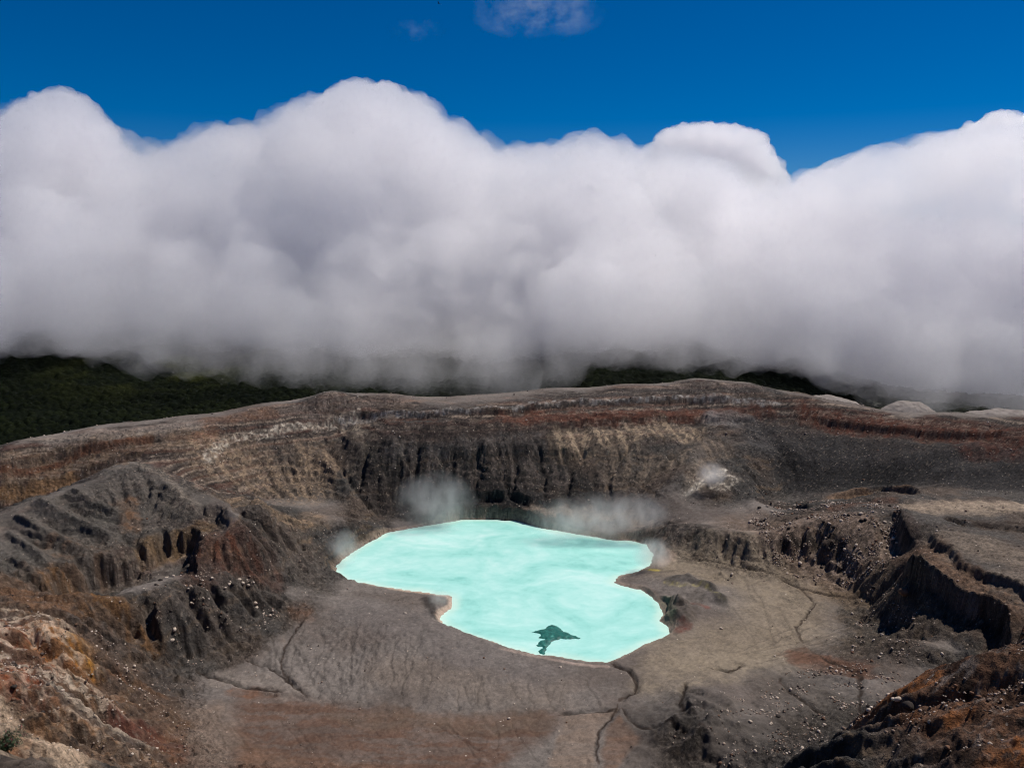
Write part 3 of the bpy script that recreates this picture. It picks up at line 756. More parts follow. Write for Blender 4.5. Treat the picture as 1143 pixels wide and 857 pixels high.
def mixc(nt, fac, a, b, mode='MIX'):
    n = N(nt, "ShaderNodeMix"); n.data_type = 'RGBA'; n.blend_type = mode
    for sock, v in ((n.inputs[0], fac), (n.inputs[6], a), (n.inputs[7], b)):
        if isinstance(v, (int, float)): sock.default_value = v
        elif isinstance(v, tuple): sock.default_value = (*v, 1)
        else: nt.links.new(v, sock)
    return n.outputs[2]


def mesh_from(name, V, faces, mats=(), smooth=True, tri=False):
    V = np.asarray(V, np.float32); faces = np.asarray(faces, np.int32)
    k = faces.shape[1]
    me = bpy.data.meshes.new(name)
    me.vertices.add(len(V)); me.vertices.foreach_set("co", V.ravel())
    me.loops.add(faces.size); me.loops.foreach_set("vertex_index", faces.ravel())
    me.polygons.add(len(faces)); me.polygons.foreach_set("loop_start", np.arange(0, faces.size, k, dtype=np.int32))
    for m in mats: me.materials.append(m)
    me.update()
    if smooth: me.shade_smooth()
    return me


def link(name, me, label=None, cat=None, group=None, kind=None, parent=None, loc=None, rot=None, scale=None):
    o = bpy.data.objects.new(name, me); COL.objects.link(o)
    if parent is not None: o.parent = parent
    if label: o['label'] = label
    if cat: o['category'] = cat
    if group: o['group'] = group
    if kind: o['kind'] = kind
    if loc is not None: o.location = loc
    if rot is not None: o.rotation_euler = rot
    if scale is not None: o.scale = scale
    return o


# ------------------------------------------------------------------ ground material: painted minerals and shade + grain, pebbles and bump
MG, nt, b = new_mat("volcanic_ground")
b.inputs['Roughness'].default_value = .95; b.inputs['Specular IOR Level'].default_value = .12
tc = N(nt, "ShaderNodeTexCoord"); P_ = tc.outputs['Object']
at = N(nt, "ShaderNodeAttribute"); at.attribute_name = "Col"
ar = N(nt, "ShaderNodeAttribute"); ar.attribute_name = "rough_rock"
n1 = noise(nt, P_, .35, 6, .62); n2 = noise(nt, P_, 1.6, 4, .6); n3 = noise(nt, P_, .09, 5, .6)
v = mathn(nt, 'ADD', mathn(nt, 'MULTIPLY', n1.outputs[0], 1.5), mathn(nt, 'MULTIPLY', n2.outputs[0], 1.3))
v = mathn(nt, 'ADD', v, -.38)
amt = mathn(nt, 'ADD', mathn(nt, 'MULTIPLY', ar.outputs['Fac'], .72), .28)
gray = N(nt, "ShaderNodeCombineColor")
for q in range(3): nt.links.new(v, gray.inputs[q])
c1 = mixc(nt, amt, at.outputs['Color'], mixc(nt, 1.0, at.outputs['Color'], gray.outputs[0], 'MULTIPLY'))
# pebbles: scattered pale and dark cells
vo = N(nt, "ShaderNodeTexVoronoi"); vo.inputs['Scale'].default_value = .55; nt.links.new(P_, vo.inputs['Vector'])
sepc = N(nt, "ShaderNodeSeparateColor"); nt.links.new(vo.outputs['Color'], sepc.inputs[0])
near = mathn(nt, 'LESS_THAN', vo.outputs['Distance'], .33)
dens = mathn(nt, 'MULTIPLY', mathn(nt, 'SUBTRACT', n3.outputs[0], .50), 1.3, True)
pick = mathn(nt, 'LESS_THAN', sepc.outputs[0], mathn(nt, 'MULTIPLY', dens, mathn(nt, 'MULTIPLY', ar.outputs['Fac'], .6)))
pk = mathn(nt, 'MULTIPLY', near, pick)
pebc = ramp(nt, sepc.outputs[1], [(0, C(120, 104, 92)), (.5, C(158, 142, 128)), (1, C(205, 190, 174))])
c2 = mixc(nt, mathn(nt, 'MULTIPLY', pk, .8), c1, pebc.outputs[0])
nt.links.new(c2, b.inputs['Base Color'])
hh = mathn(nt, 'ADD', mathn(nt, 'MULTIPLY', n1.outputs[0], 2.6), mathn(nt, 'MULTIPLY', n2.outputs[0], .9))
hh = mathn(nt, 'ADD', hh, mathn(nt, 'MULTIPLY', pk, .25))
bp = N(nt, "ShaderNodeBump"); bp.inputs['Distance'].default_value = 1.0
nt.links.new(mathn(nt, 'ADD', mathn(nt, 'MULTIPLY', ar.outputs['Fac'], .75), .25), bp.inputs['Strength'])
nt.links.new(hh, bp.inputs['Height']); nt.links.new(bp.outputs[0], b.inputs['Normal'])

# ------------------------------------------------------------------ ground pieces
idx = np.arange(NR * NC).reshape(NR, NC)
FQ = np.stack([idx[:-1, :-1], idx[:-1, 1:], idx[1:, 1:], idx[1:, :-1]], -1).reshape(-1, 4)
VV = np.stack([mx, my, mz], 1)
_e1 = VV[FQ[:, 2]] - VV[FQ[:, 0]]; _e2 = VV[FQ[:, 3]] - VV[FQ[:, 1]]
fn = np.cross(_e1, _e2)
VN = np.zeros_like(VV)
for q in range(4):
    for a in range(3): VN[:, a] += np.bincount(FQ[:, q], fn[:, a], minlength=len(VV))
VN /= np.linalg.norm(VN, axis=1)[:, None] + 1e-12
fx, fy, fz = VV[FQ].mean(1).T
reg = np.zeros(len(FQ), int)                                             # 0 crater wall
rs = gsample(smooth_grid(rock, 10), fx, fy)
frad = np.hypot(fx - CX, fy - CY)
reg[(rs < .42) & (fz < 26) & (frad < 430) & (fy > 380)] = 1               # 1 crater floor
rim_xy = np.array([at_d(*p)[:2] for p in RIM])
rimy = np.interp(fx / fy, rim_xy[:, 0] / rim_xy[:, 1], rim_xy[:, 1])
reg[fy > rimy + 4] = 2                                                    # 2 outer flank
blk = gpts([(1006, 580), (1040, 562), (1142, 560), (1142, 700)], H)
blk = np.array([at_d(1003, 566, 700)[:2], at_d(1050, 556, 748)[:2], at_d(1330, 556, 735)[:2], at_d(1330, 720, 480)[:2], at_d(1143, 712, 490)[:2], at_d(1098, 722, 500)[:2], at_d(1066, 708, 528)[:2], at_d(1032, 695, 553)[:2], at_d(1008, 665, 580)[:2], at_d(1000, 612, 650)[:2]])
reg[inside(fx, fy, blk) & (reg != 1)] = 3                                 # 3 rock block on the right
reg[(fx > 85) & (fy < 264) & (fz > 60)] = 4                               # 4 near slope on the right
spur = np.array([at_d(-140, 600, 560)[:2], at_d(0, 580, 628)[:2], at_d(60, 549, 680)[:2], at_d(120, 521, 738)[:2], at_d(150, 513, 750)[:2], at_d(196, 542, 706)[:2], at_d(232, 574, 665)[:2], at_d(232, 598, 640)[:2], at_d(182, 612, 618)[:2], at_d(110, 630, 590)[:2], at_d(62, 652, 555)[:2], at_d(20, 664, 532)[:2], at_d(-140, 680, 480)[:2]])
reg[inside(fx, fy, spur)] = 5                                             # 5 grey spur
reg[(reg == 0) & (fx < -60) & (fy < 640)] = 6                             # 6 rusty slope lower left
reg[(fy < 330) & (np.abs(fx) < 95) & (reg != 1)] = 4
REGN = {0: "crater_wall", 1: "ground", 2: "outer_slope", 3: "cliff", 4: "hillside", 5: "ridge", 6: "slope"}
rr_attr = np.clip(.25 + .75 * m_rock, 0, 1) * np.where(m_lsd < 0, .2, 1)
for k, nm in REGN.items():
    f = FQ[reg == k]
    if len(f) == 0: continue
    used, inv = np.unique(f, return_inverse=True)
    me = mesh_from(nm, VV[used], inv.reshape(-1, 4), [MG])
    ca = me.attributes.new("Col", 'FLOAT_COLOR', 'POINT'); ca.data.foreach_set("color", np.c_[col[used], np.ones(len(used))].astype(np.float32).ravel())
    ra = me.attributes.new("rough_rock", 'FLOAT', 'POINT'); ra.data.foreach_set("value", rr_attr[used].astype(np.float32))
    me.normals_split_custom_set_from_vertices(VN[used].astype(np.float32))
    link(nm, me, kind='structure')


def surf_z(x, y):
    """Height of the finished ground mesh (nearest grid vertex interpolation)."""
    r = np.interp(y, rowsD, np.arange(NR)); i = int(min(r, NR - 2)); f = r - i
    def row(ii):
        s = ii * NC
        return float(np.interp(x, mx[s:s + NC], mz[s:s + NC]))
    return row(i) * (1 - f) + row(i + 1) * f


# ------------------------------------------------------------------ lake
ML, nt, b = new_mat("lake_water")
b.inputs['Roughness'].default_value = .35; b.inputs['Specular IOR Level'].default_value = .2
tc = N(nt, "ShaderNodeTexCoord"); mp = N(nt, "ShaderNodeMapping"); mp.inputs['Scale'].default_value = (.75, 1, 1); nt.links.new(tc.outputs['Object'], mp.inputs[0])
a1 = noise(nt, mp.outputs[0], .017, 6, .62, .8); a2 = noise(nt, mp.outputs[0], .10, 5, .65, .5)
fc = mathn(nt, 'ADD', mathn(nt, 'MULTIPLY', a1.outputs[0], .75), mathn(nt, 'MULTIPLY', a2.outputs[0], .28))
rp = ramp(nt, fc, [(.34, (.19, .53, .46)), (.44, (.32, .69, .61)), (.53, (.40, .75, .675)), (.61, (.49, .795, .725)), (.72, (.62, .84, .79))])
shore = N(nt, "ShaderNodeAttribute"); shore.attribute_name = "shore"
nt.links.new(mixc(nt, shore.outputs['Fac'], rp.outputs[0], (.62, .80, .68)), b.inputs['Base Color'])
wv = noise(nt, mp.outputs[0], .9, 3, .6); bpw = N(nt, "ShaderNodeBump"); bpw.inputs['Strength'].default_value = .06; bpw.inputs['Distance'].default_value = .4
nt.links.new(wv.outputs[0], bpw.inputs['Height']); nt.links.new(bpw.outputs[0], b.inputs['Normal'])
x0, y0 = LAKE.min(0) - 8; x1, y1 = LAKE.max(0) + 8
lx, ly = np.meshgrid(np.arange(x0, x1, 2.0), np.arange(y0, y1, 2.0))
li = np.arange(lx.size).reshape(lx.shape)
lf = np.stack([li[:-1, :-1], li[:-1, 1:], li[1:, 1:], li[1:, :-1]], -1).reshape(-1, 4)
lsd = gsample(lake_sd, lx, ly)
keep = (lsd.ravel()[lf] < 6).any(1)
used, inv = np.unique(lf[keep], return_inverse=True)
me = mesh_from("lake", np.c_[lx.ravel(), ly.ravel(), np.zeros(lx.size)][used], inv.reshape(-1, 4), [ML])
sv = sstep(-11, 1, lsd.ravel()[used] + 4 * fbm(lx.ravel()[used], ly.ravel()[used], 18, 3, 404)) * .75
a = me.attributes.new("shore", 'FLOAT', 'POINT'); a.data.foreach_set("value", sv.astype(np.float32))
link("lake", me, kind='structure')

# low dark teal patch in the near part of the lake
SH = np.array([at_z(px, py, 0)[:2] for px, py in [(593, 705.5), (601, 703), (607.8, 701.2), (612, 698.5), (615, 697), (620, 697.5), (628.6, 704), (639.6, 708.6), (648, 711.6), (646, 713), (638.4, 713), (626, 713), (617.6, 714.7), (612.7, 719), (610, 724.5), (607, 730), (600.4, 730), (603, 725), (605.3, 722.7), (598, 720.2), (601.7, 716), (608, 713.5), (601.7, 711.7), (604, 707.5)]])
x0, y0 = SH.min(0) - 3; x1, y1 = SH.max(0) + 3
sx, sy = np.meshgrid(np.arange(x0, x1, .6), np.arange(y0, y1, .6))
sd, _, _ = seg_dist(sx, sy, np.r_[SH, SH[:1]])
sd = np.where(inside(sx, sy, SH), sd, -sd) + 1.3 * fbm(sx, sy, 5, 3, 411)
sz = np.clip(sd * .35, -.6, .9) + .18 * fbm(sx, sy, 3, 3, 412) * (sd > 0)
si = np.arange(sx.size).reshape(sx.shape)
sf = np.stack([si[:-1, :-1], si[:-1, 1:], si[1:, 1:], si[1:, :-1]], -1).reshape(-1, 4)
sk = (sd.ravel()[sf] > -1.2).any(1); used, inv = np.unique(sf[sk], return_inverse=True)
MS, nt, b = new_mat("dark_teal_patch"); b.inputs['Roughness'].default_value = .5; b.inputs['Specular IOR Level'].default_value = .25
tc = N(nt, "ShaderNodeTexCoord"); a1 = noise(nt, tc.outputs['Object'], .3, 5, .65)
nt.links.new(ramp(nt, a1.outputs[0], [(.35, (.008, .075, .062)), (.6, (.02, .15, .125)), (.72, (.10, .33, .27))]).outputs[0], b.inputs['Base Color'])
link("dark_patch", mesh_from("dark_patch", np.c_[sx.ravel(), sy.ravel(), sz.ravel()][used], inv.reshape(-1, 4), [MS]), "dark teal jagged patch breaking the pale turquoise lake near its front shore", "dark_patch")

# ------------------------------------------------------------------ pale mounds behind the right-hand rim
MM, nt, b = new_mat("pale_ash"); b.inputs['Roughness'].default_value = 1; b.inputs['Specular IOR Level'].default_value = .1
tc = N(nt, "ShaderNodeTexCoord"); a1 = noise(nt, tc.outputs['Object'], .12, 6, .65)
nt.links.new(ramp(nt, a1.outputs[0], [(.3, C(112, 104, 99)), (.7, C(150, 141, 134))]).outputs[0], b.inputs['Base Color'])
for (px, py, D, rx, ry, hz) in [(922, 441.5, 1085, 64, 40, 46), (1015, 448, 1062, 46, 40, 46), (1120, 457, 1000, 86, 40, 44)]:
    X, Y, Z = at_d(px, py, D)
    u, v2 = np.meshgrid(np.linspace(-1, 1, 90), np.linspace(-1, 1, 60))
    hx = X + u * rx; hy = Y + v2 * ry
    rr2 = u * u + v2 * v2
    hz_ = Z + hz * (np.sqrt(np.clip(1 - .85 * rr2, 0, 1)) - 1) - hz * np.clip(rr2 - 1, 0, 1) + 2.4 * fbm(hx, hy, 18, 5, 420, .6) - .8 * np.abs(fbm(hx * 1.0, hy * .3, 7, 2, 421))
    hi = np.arange(u.size).reshape(u.shape)
    link("hill", mesh_from("hill", np.c_[hx.ravel(), hy.ravel(), hz_.ravel()], np.stack([hi[:-1, :-1], hi[:-1, 1:], hi[1:, 1:], hi[1:, :-1]], -1).reshape(-1, 4), [MM]), kind='structure')

# ------------------------------------------------------------------ forested hills beyond the rim
kx = np.array([-500, -200, 0, 300, 500, 640, 750, 880, 950, 1000, 1060, 1143, 1300, 1700])
ky = np.array([350, 350, 340, 345, 350, 360, 374, 398, 420, 434, 438, 446, 462, 500])
kd = np.array([2300, 2300, 2200, 2100, 1950, 1850, 1750, 1600, 1560, 1520, 1480, 1450, 1420, 1420])


def hill_z(x, y):
    px = W0 / 2 + F * x / np.maximum(y, 1)
    Dc = np.interp(px, kx, kd); pyc = np.interp(px, kx, ky)
    vv = (H0 / 2 - pyc) / F
    zc = CAM_Z + (-sp + vv * cp) / (cp + vv * sp) * Dc
    rp_ = np.array([at_d(*p) for p in RIM])
    tx = x / np.maximum(y, 1)
    ry_ = np.interp(tx, rp_[:, 0] / rp_[:, 1], rp_[:, 1]); rz_ = np.interp(tx, rp_[:, 0] / rp_[:, 1], rp_[:, 2])
    y0 = ry_ + 70
    t = np.clip((y - y0) / (Dc - y0), 0, 1)
    z0 = rz_ - 48
    z = z0 + (zc - z0) * (t * .6 + .4 * sstep(0, 1, t)) - 60 * np.clip((y0 - y) / 70, 0, 2)
    z = np.where(y > Dc, zc - (y - Dc) * .35, z)
    return z + 9 * fbm(x, y, 160, 4, 430) * sstep(0, .15, t) - 10 * np.clip(ridged(x, y * .35, 210, 2, 431), 0, 1) * sstep(.05, .3, t) * (1 - sstep(.8, 1, t))


hD = np.r_[np.exp(np.linspace(math.log(900), math.log(2500), 620))]
hT = np.tan(np.linspace(math.radians(-44), math.radians(44), 1150))
FY, FT = np.meshgrid(hD, hT, indexing='ij'); FX = FY * FT
fz0 = hill_z(FX.ravel(), FY.ravel()).reshape(FX.shape)
# round tree tops of several sizes
cell = 8.5
ix = np.floor(FX / cell).astype(np.int32); iy = np.floor(FY / cell).astype(np.int32)
best = np.full(FX.shape, 9e9); cid = np.zeros(FX.shape, np.uint32); cr_ = np.ones(FX.shape)
for dx in (-1, 0, 1):
    for dy in (-1, 0, 1):
        h = _hash(ix + dx, iy + dy, None, 77)
        jx = (h & np.uint32(1023)).astype(float) / 1023; jy = ((h >> np.uint32(10)) & np.uint32(1023)).astype(float) / 1023
        d = np.hypot(FX - (ix + dx + jx) * cell, FY - (iy + dy + jy) * cell)
        m = d < best
        best = np.where(m, d, best); cid = np.where(m, h, cid)
tr = ((cid >> np.uint32(20)) & np.uint32(255)).astype(float) / 255
can = (3.5 + 6 * tr) * np.sqrt(np.clip(1 - (best / 7.5) ** 2, 0, 1)) + 1.0 * fbm(FX, FY, 3.0, 3, 440, .7)
Fi = np.arange(FX.size).reshape(FX.shape)
MF, nt, b = new_mat("forest_canopy"); b.inputs['Roughness'].default_value = .9; b.inputs['Specular IOR Level'].default_value = .04
tc = N(nt, "ShaderNodeTexCoord"); at = N(nt, "ShaderNodeAttribute"); at.attribute_name = "Col"
nn = noise(nt, tc.outputs['Object'], .5, 4, .7)
nt.links.new(mixc(nt, 1.0, at.outputs['Color'], ramp(nt, nn.outputs[0], [(.3, (.35, .35, .35)), (.7, (1.5, 1.5, 1.4))]).outputs[0], 'MULTIPLY'), b.inputs['Base Color'])
me = mesh_from("forest", np.c_[FX.ravel(), FY.ravel(), (fz0 + can).ravel()], np.stack([Fi[:-1, :-1], Fi[:-1, 1:], Fi[1:, 1:], Fi[1:, :-1]], -1).reshape(-1, 4), [MF])
tv = tr.ravel(); big = fbm(FX.ravel(), FY.ravel(), 130, 3, 441)
fcol = mix(np.tile(np.array([.0035, .0055, .0028], np.float32), (FX.size, 1)), np.array([.008, .011, .004], np.float32), sstep(.5, 1, tv) * .7 + sstep(.1, .4, big) * .4)  # canopy colour darkened to stand in for cloud shadow
gx_, gy_, _ = at_d(205, 445, 1500)
fcol = mix(fcol, np.array([.06, .065, .015], np.float32), np.exp(-((FX.ravel() - gx_) / 130) ** 2 - ((FY.ravel() - gy_) / 160) ** 2) * sstep(-.2, .3, big))
a = me.attributes.new("Col", 'FLOAT_COLOR', 'POINT'); a.data.foreach_set("color", np.c_[fcol, np.ones(len(fcol))].astype(np.float32).ravel())
link("forest", me, kind='stuff')
hx, hy = np.meshgrid(np.linspace(-9000, 9000, 90), np.r_[np.linspace(900, 2600, 50), np.linspace(2800, 14000, 20)])
hz_ = np.where(hy < 2600, hill_z(hx.ravel(), hy.ravel()).reshape(hx.shape) - 8, -420)
hi = np.arange(hx.size).reshape(hx.shape)
MH, nt, b = new_mat("hill_soil"); b.inputs['Base Color'].default_value = (.03, .035, .02, 1); b.inputs['Roughness'].default_value = 1
tc = N(nt, "ShaderNodeTexCoord"); nt.links.new(ramp(nt, noise(nt, tc.outputs['Object'], .01, 6, .6).outputs[0], [(.3, (.02, .026, .012)), (.7, (.05, .05, .025))]).outputs[0], b.inputs['Base Color'])
link("hills", mesh_from("hills", np.c_[hx.ravel(), hy.ravel(), hz_.ravel()], np.stack([hi[:-1, :-1], hi[:-1, 1:], hi[1:, 1:], hi[1:, :-1]], -1).reshape(-1, 4), [MH]), kind='structure')

# ------------------------------------------------------------------ clouds: lumpy closed bodies of even, thin white vapour
def vapour(name, density, color=(.989, .981, .990), aniso=.6, nz=None, step=None, fade=None):
    """White vapour; nz = (size in metres, low, high, octaves) tears it into wisps, fade = (centre, radii) thins it outwards."""
    m = bpy.data.materials.new(name); m.use_nodes = True; nt = m.node_tree
    nt.nodes.remove(nt.nodes["Principled BSDF"])
    pv = nt.nodes.new("ShaderNodeVolumePrincipled")
    pv.inputs['Color'].default_value = (*color, 1); pv.inputs['Density'].default_value = density; pv.inputs['Anisotropy'].default_value = aniso
    nt.links.new(pv.outputs[0], nt.nodes["Material Output"].inputs['Volume'])
    if nz:
        tc = N(nt, "ShaderNodeTexCoord"); src = tc.outputs['Object']
        if len(nz) > 4:
            mp = N(nt, "ShaderNodeMapping"); mp.inputs['Scale'].default_value = nz[4]; nt.links.new(src, mp.inputs[0]); src = mp.outputs[0]
        n = noise(nt, src, 1 / nz[0], nz[3], .66)
        mr = N(nt, "ShaderNodeMapRange"); mr.inputs['From Min'].default_value = nz[1]; mr.inputs['From Max'].default_value = nz[2]
        mr.inputs['To Min'].default_value = 0; mr.inputs['To Max'].default_value = density
        nt.links.new(n.outputs[0], mr.inputs['Value']); out = mr.outputs[0]
        if fade:
            mp = N(nt, "ShaderNodeMapping"); mp.vector_type = 'TEXTURE'; mp.inputs['Location'].default_value = fade[0]; mp.inputs['Scale'].default_value = fade[1]
            nt.links.new(tc.outputs['Object'], mp.inputs[0])
            ln = N(nt, "ShaderNodeVectorMath"); ln.operation = 'LENGTH'; nt.links.new(mp.outputs[0], ln.inputs[0])
            f = mathn(nt, 'SUBTRACT', 1.0, ln.outputs['Value'], True)
            out = mathn(nt, 'MULTIPLY', out, mathn(nt, 'MULTIPLY', f, 2.0))
        nt.links.new(out, pv.inputs['Density'])
        if step: m.cycles.volume_step_rate = step
    return m


_u, _s = 2, {}
def unit_sphere(sub):
    if sub not in _s:
        import bmesh
        bmh = bmesh.new(); bmesh.ops.create_icosphere(bmh, subdivisions=sub, radius=1)
        V = np.array([v.co for v in bmh.verts]); Fc = np.array([[v.index for v in f.verts] for f in bmh.faces]); bmh.free()
        _s[sub] = (V, Fc)
    return _s[sub]


def puff_body(name, balls, voxel, amps, mat, squash=1.0, seed=0):
    """One closed lumpy mesh wrapped round many balls (x, y, z, r), roughened at several sizes."""
    V0, F0 = unit_sphere(2)
    B = np.asarray(balls, float)
    V = (B[:, None, :3] + V0[None] * B[:, None, 3:4] * np.array([1, 1, squash])).reshape(-1, 3)
    Fc = (F0[None] + (np.arange(len(B)) * len(V0))[:, None, None]).reshape(-1, 3)
    tmp = mesh_from("tmp", V, Fc, smooth=False)
    to = bpy.data.objects.new("tmp", tmp); COL.objects.link(to)
    md = to.modifiers.new("r", 'REMESH'); md.mode = 'VOXEL'; md.voxel_size = voxel; md.use_smooth_shade = True
    dg = bpy.context.evaluated_depsgraph_get()
    me = bpy.data.meshes.new_from_object(to.evaluated_get(dg)); me.name = name
    bpy.data.objects.remove(to); bpy.data.meshes.remove(tmp)
    n = len(me.vertices)
    co = np.empty(n * 3, np.float32); me.vertices.foreach_get("co", co); co = co.reshape(-1, 3)
    no = np.empty(n * 3, np.float32); me.vertices.foreach_get("normal", no); no = no.reshape(-1, 3)
    off = np.zeros(n); vec = np.zeros((n, 3))
    for q, (sc, am) in enumerate(amps):
        off += am * (fbm3(co, sc, 2, seed + 11 * q, .5, True) - .2)
        for a in range(3): vec[:, a] += .5 * am * fbm3(co, sc, 1, seed + 100 + 7 * q + a)
    co = co + no * off[:, None] + vec
    me.vertices.foreach_set("co", co.astype(np.float32).ravel()); me.update()
    # wrap once more so that no fold of the skin crosses another
    to = bpy.data.objects.new("tmp", me); COL.objects.link(to)
    md = to.modifiers.new("r", 'REMESH'); md.mode = 'VOXEL'; md.voxel_size = voxel * .8
    dg = bpy.context.evaluated_depsgraph_get()
    me2 = bpy.data.meshes.new_from_object(to.evaluated_get(dg))
    bpy.data.objects.remove(to); bpy.data.meshes.remove(me); me = me2; me.name = name
    me.materials.clear(); me.materials.append(mat)
    me.shade_smooth()
    return me


def top_at(px, top):
    return np.interp(px, [p[0] for p in top], [p[1] for p in top])


def bank_balls(top, bottom, D0, D1, r0, r1, step, rs, edge=True, lean=0):
    out = []
    lo, hi = top[0][0], top[-1][0]
    px = lo
    while px <= hi:
        ty = top_at(px, top); by = top_at(px, bottom)
        dm = .5 * (D0 + D1); sc = dm / F
        py = ty
        # small heads along the crest
        if edge:
            for _ in range(3):
                r = rs.uniform(.35, .7) * r0; q = px + rs.uniform(-1, 1) * step
                D = rs.uniform(D0 + .15 * (D1 - D0), D1)
                tt = top_at(q, top)
                x, y, z = at_d(q, tt + r / (D / F), D); out.append((x, y, z, r))
        # the body
        py = ty
        while py < by:
            for _ in range(2):
                r = rs.uniform(r0, r1); D = rs.uniform(D0, D1) - lean * np.clip((py - ty) / (by - ty + 1), 0, 1); q = px + rs.uniform(-1, 1) * step
                tt = max(py, top_at(q, top)) + r / (D / F)
                if tt + .6 * r / (D / F) > top_at(q, bottom): tt = top_at(q, bottom) - .6 * r / (D / F)
                if tt - r / (D / F) < top_at(q, top) - 2: r = max(18, (tt - top_at(q, top)) * D / F)
                x, y, z = at_d(q, tt, D); out.append((x, y, z, r))
            py += r0 / sc * .9
        px += step
    return out


TOP = [(-420, 170), (-250, 165), (-100, 175), (-30, 170), (0, 155), (30, 135), (55, 121), (75, 116), (95, 126), (112, 150), (132, 182), (150, 182), (175, 172), (205, 170), (235, 158), (262, 143), (285, 146), (310, 138), (335, 127), (360, 117), (385, 107), (410, 107), (440, 109), (470, 126), (495, 146),
       (515, 160), (545, 166), (575, 168), (610, 168), (645, 161), (680, 162), (705, 167), (728, 172), (745, 178), (780, 185), (850, 205), (885, 225), (950, 245), (1143, 262), (1300, 240), (1500, 230)]
BOT = [(-420, 385), (-100, 366), (0, 350), (60, 338), (130, 338), (200, 348), (270, 358), (340, 370), (420, 392), (480, 415), (540, 418), (600, 402), (660, 352), (720, 358), (800, 364), (880, 378), (950, 398), (1000, 410), (1143, 420), (1500, 440)]
rs = np.random.default_rng(21)
balls = bank_balls(TOP, BOT, 1750, 2020, 48, 100, 34, rs, True, 260)
me = puff_body("cloud_bank", balls, 9, [(150, 22), (62, 20), (26, 14), (11, 8), (5, 3)], vapour("cloud_vapour", .019, nz=(170, .24, .76, 5), step=.2), .9, 500)
print("cloud verts", len(me.vertices))
link("cloud_bank", me, kind='stuff')
# thin veil round the bank: frayed skin and the mist that hangs below it
veil = []
for x, y, z, r in balls[::2]:
    vy = H0 / 2 - F * ((z - CAM_Z) * cp + y * sp) / (y * cp - (z - CAM_Z) * sp)
    if vy - r * 1.2 * F / y > top_at(W0 / 2 + F * x / y, TOP) + 6: veil.append((x, y, z, r * 1.2 + 10))
BOTM = [(-420, 410), (-100, 385), (0, 362), (60, 356), (130, 362), (200, 374), (270, 384), (340, 396), (420, 434), (480, 444), (540, 446), (600, 434), (640, 374), (680, 362), (720, 384), (760, 372), (800, 370), (880, 380), (950, 402), (1000, 416), (1143, 428), (1500, 450)]
me = puff_body("mist", veil, 11, [(150, 26), (62, 26), (26, 16), (11, 7)], vapour("thin_vapour", .016, nz=(95, .42, .78, 5, (1, 1, .75)), step=.2), .9, 520)
link("mist", me, kind='stuff')
low = bank_balls([(p, q - 62) for p, q in BOTM], [(p, q + 12) for p, q in BOTM], 1230, 1600, 24, 56, 20, np.random.default_rng(33), False)
me = puff_body("mist", low, 11, [(150, 26), (62, 26), (26, 16), (11, 7)], vapour("hanging_mist", .0075, nz=(70, .36, .74, 5, (1, 1, .5)), step=.2), .9, 530)
link("mist", me, kind='stuff')
# nearer grey bank at the right
TOP2 = [(845, 225), (870, 208), (900, 196), (940, 180), (980, 166), (1020, 157), (1060, 150), (1100, 144), (1143, 142), (1200, 138), (1300, 130), (1500, 150)]
BOT2 = [(845, 300), (870, 330), (900, 352), (950, 388), (1000, 408), (1143, 426), (1500, 450)]
balls = bank_balls(TOP2, BOT2, 1520, 1800, 60, 110, 30, np.random.default_rng(5), True, 90)
me = puff_body("cloud_bank", balls, 11, [(150, 14), (60, 10), (26, 5), (11, 2)], vapour("grey_cloud_vapour", .022, nz=(220, .34, .74, 3), step=.22), .95, 540)
link("cloud_bank", me, kind='stuff')
# bright heads rising behind
for top, bot, D0, D1, dn in [([(738, 164), (745, 149), (765, 144), (800, 141), (830, 146), (850, 157), (858, 178), (862, 196)], [(738, 205), (862, 215)], 2150, 2270, .03), ([(1092, 142), (1105, 132), (1118, 128), (1132, 134), (1150, 132), (1170, 136)], [(1092, 165), (1170, 165)], 2150, 2270, .03),
                             ([(-40, 165), (0, 146), (30, 122), (52, 108), (72, 103), (92, 112), (112, 136), (130, 168)], [(-40, 200), (130, 205)], 1950, 2080, .026), ([(348, 128), (365, 108), (390, 97), (415, 95), (440, 98), (462, 112), (486, 138)], [(348, 170), (486, 180)], 1950, 2080, .022)]:
    balls = bank_balls(top, bot, D0, D1, 20, 42, 9, np.random.default_rng(9))
    me = puff_body("cloud", balls, 6, [(60, 12), (26, 10), (11, 6), (5, 2.5)], vapour("bright_cloud_vapour", dn), 1, 560)
    link("cloud", me, kind='stuff')
# wisps high in the blue
def wisp(px, py, D, rx, rz, dens, size, lo, hi):
    x, y, z = at_d(px, py, D)
    V, Fc = unit_sphere(4)
    P = V * np.array([rx, rx * .5, rz]) + np.array([x, y, z])
    me = mesh_from("cloud", P, Fc, [vapour("high_wisp_vapour", dens, nz=(size, lo, hi, 4, (1, 1, 1.5)), step=.5, fade=((x, y, z), (rx, rx * .5, rz)))])
    link("cloud", me, kind='stuff')


wisp(600, 16, 5000, 420, 150, .0035, 150, .48, .75)
wisp(465, 34, 5000, 190, 70, .0016, 110, .48, .75)

# ------------------------------------------------------------------ stones and boulders
def stone_mesh(sub, seed, flat=.75, rough=.28):
    V, Fc = unit_sphere(sub)
    r = np.random.default_rng(seed)
    P = V * (1 + rough * fbm3(V + seed * 3.3, 1.1, 2, seed)[:, None])
    for _ in range(5):                                        # a few broken flat faces
        n = r.normal(size=3); n /= np.linalg.norm(n); c = r.uniform(.55, .8)
        d = P @ n - c; P = P - np.clip(d, 0, None)[:, None] * n * .9
    return P * np.array([1, r.uniform(.7, 1), flat]), Fc


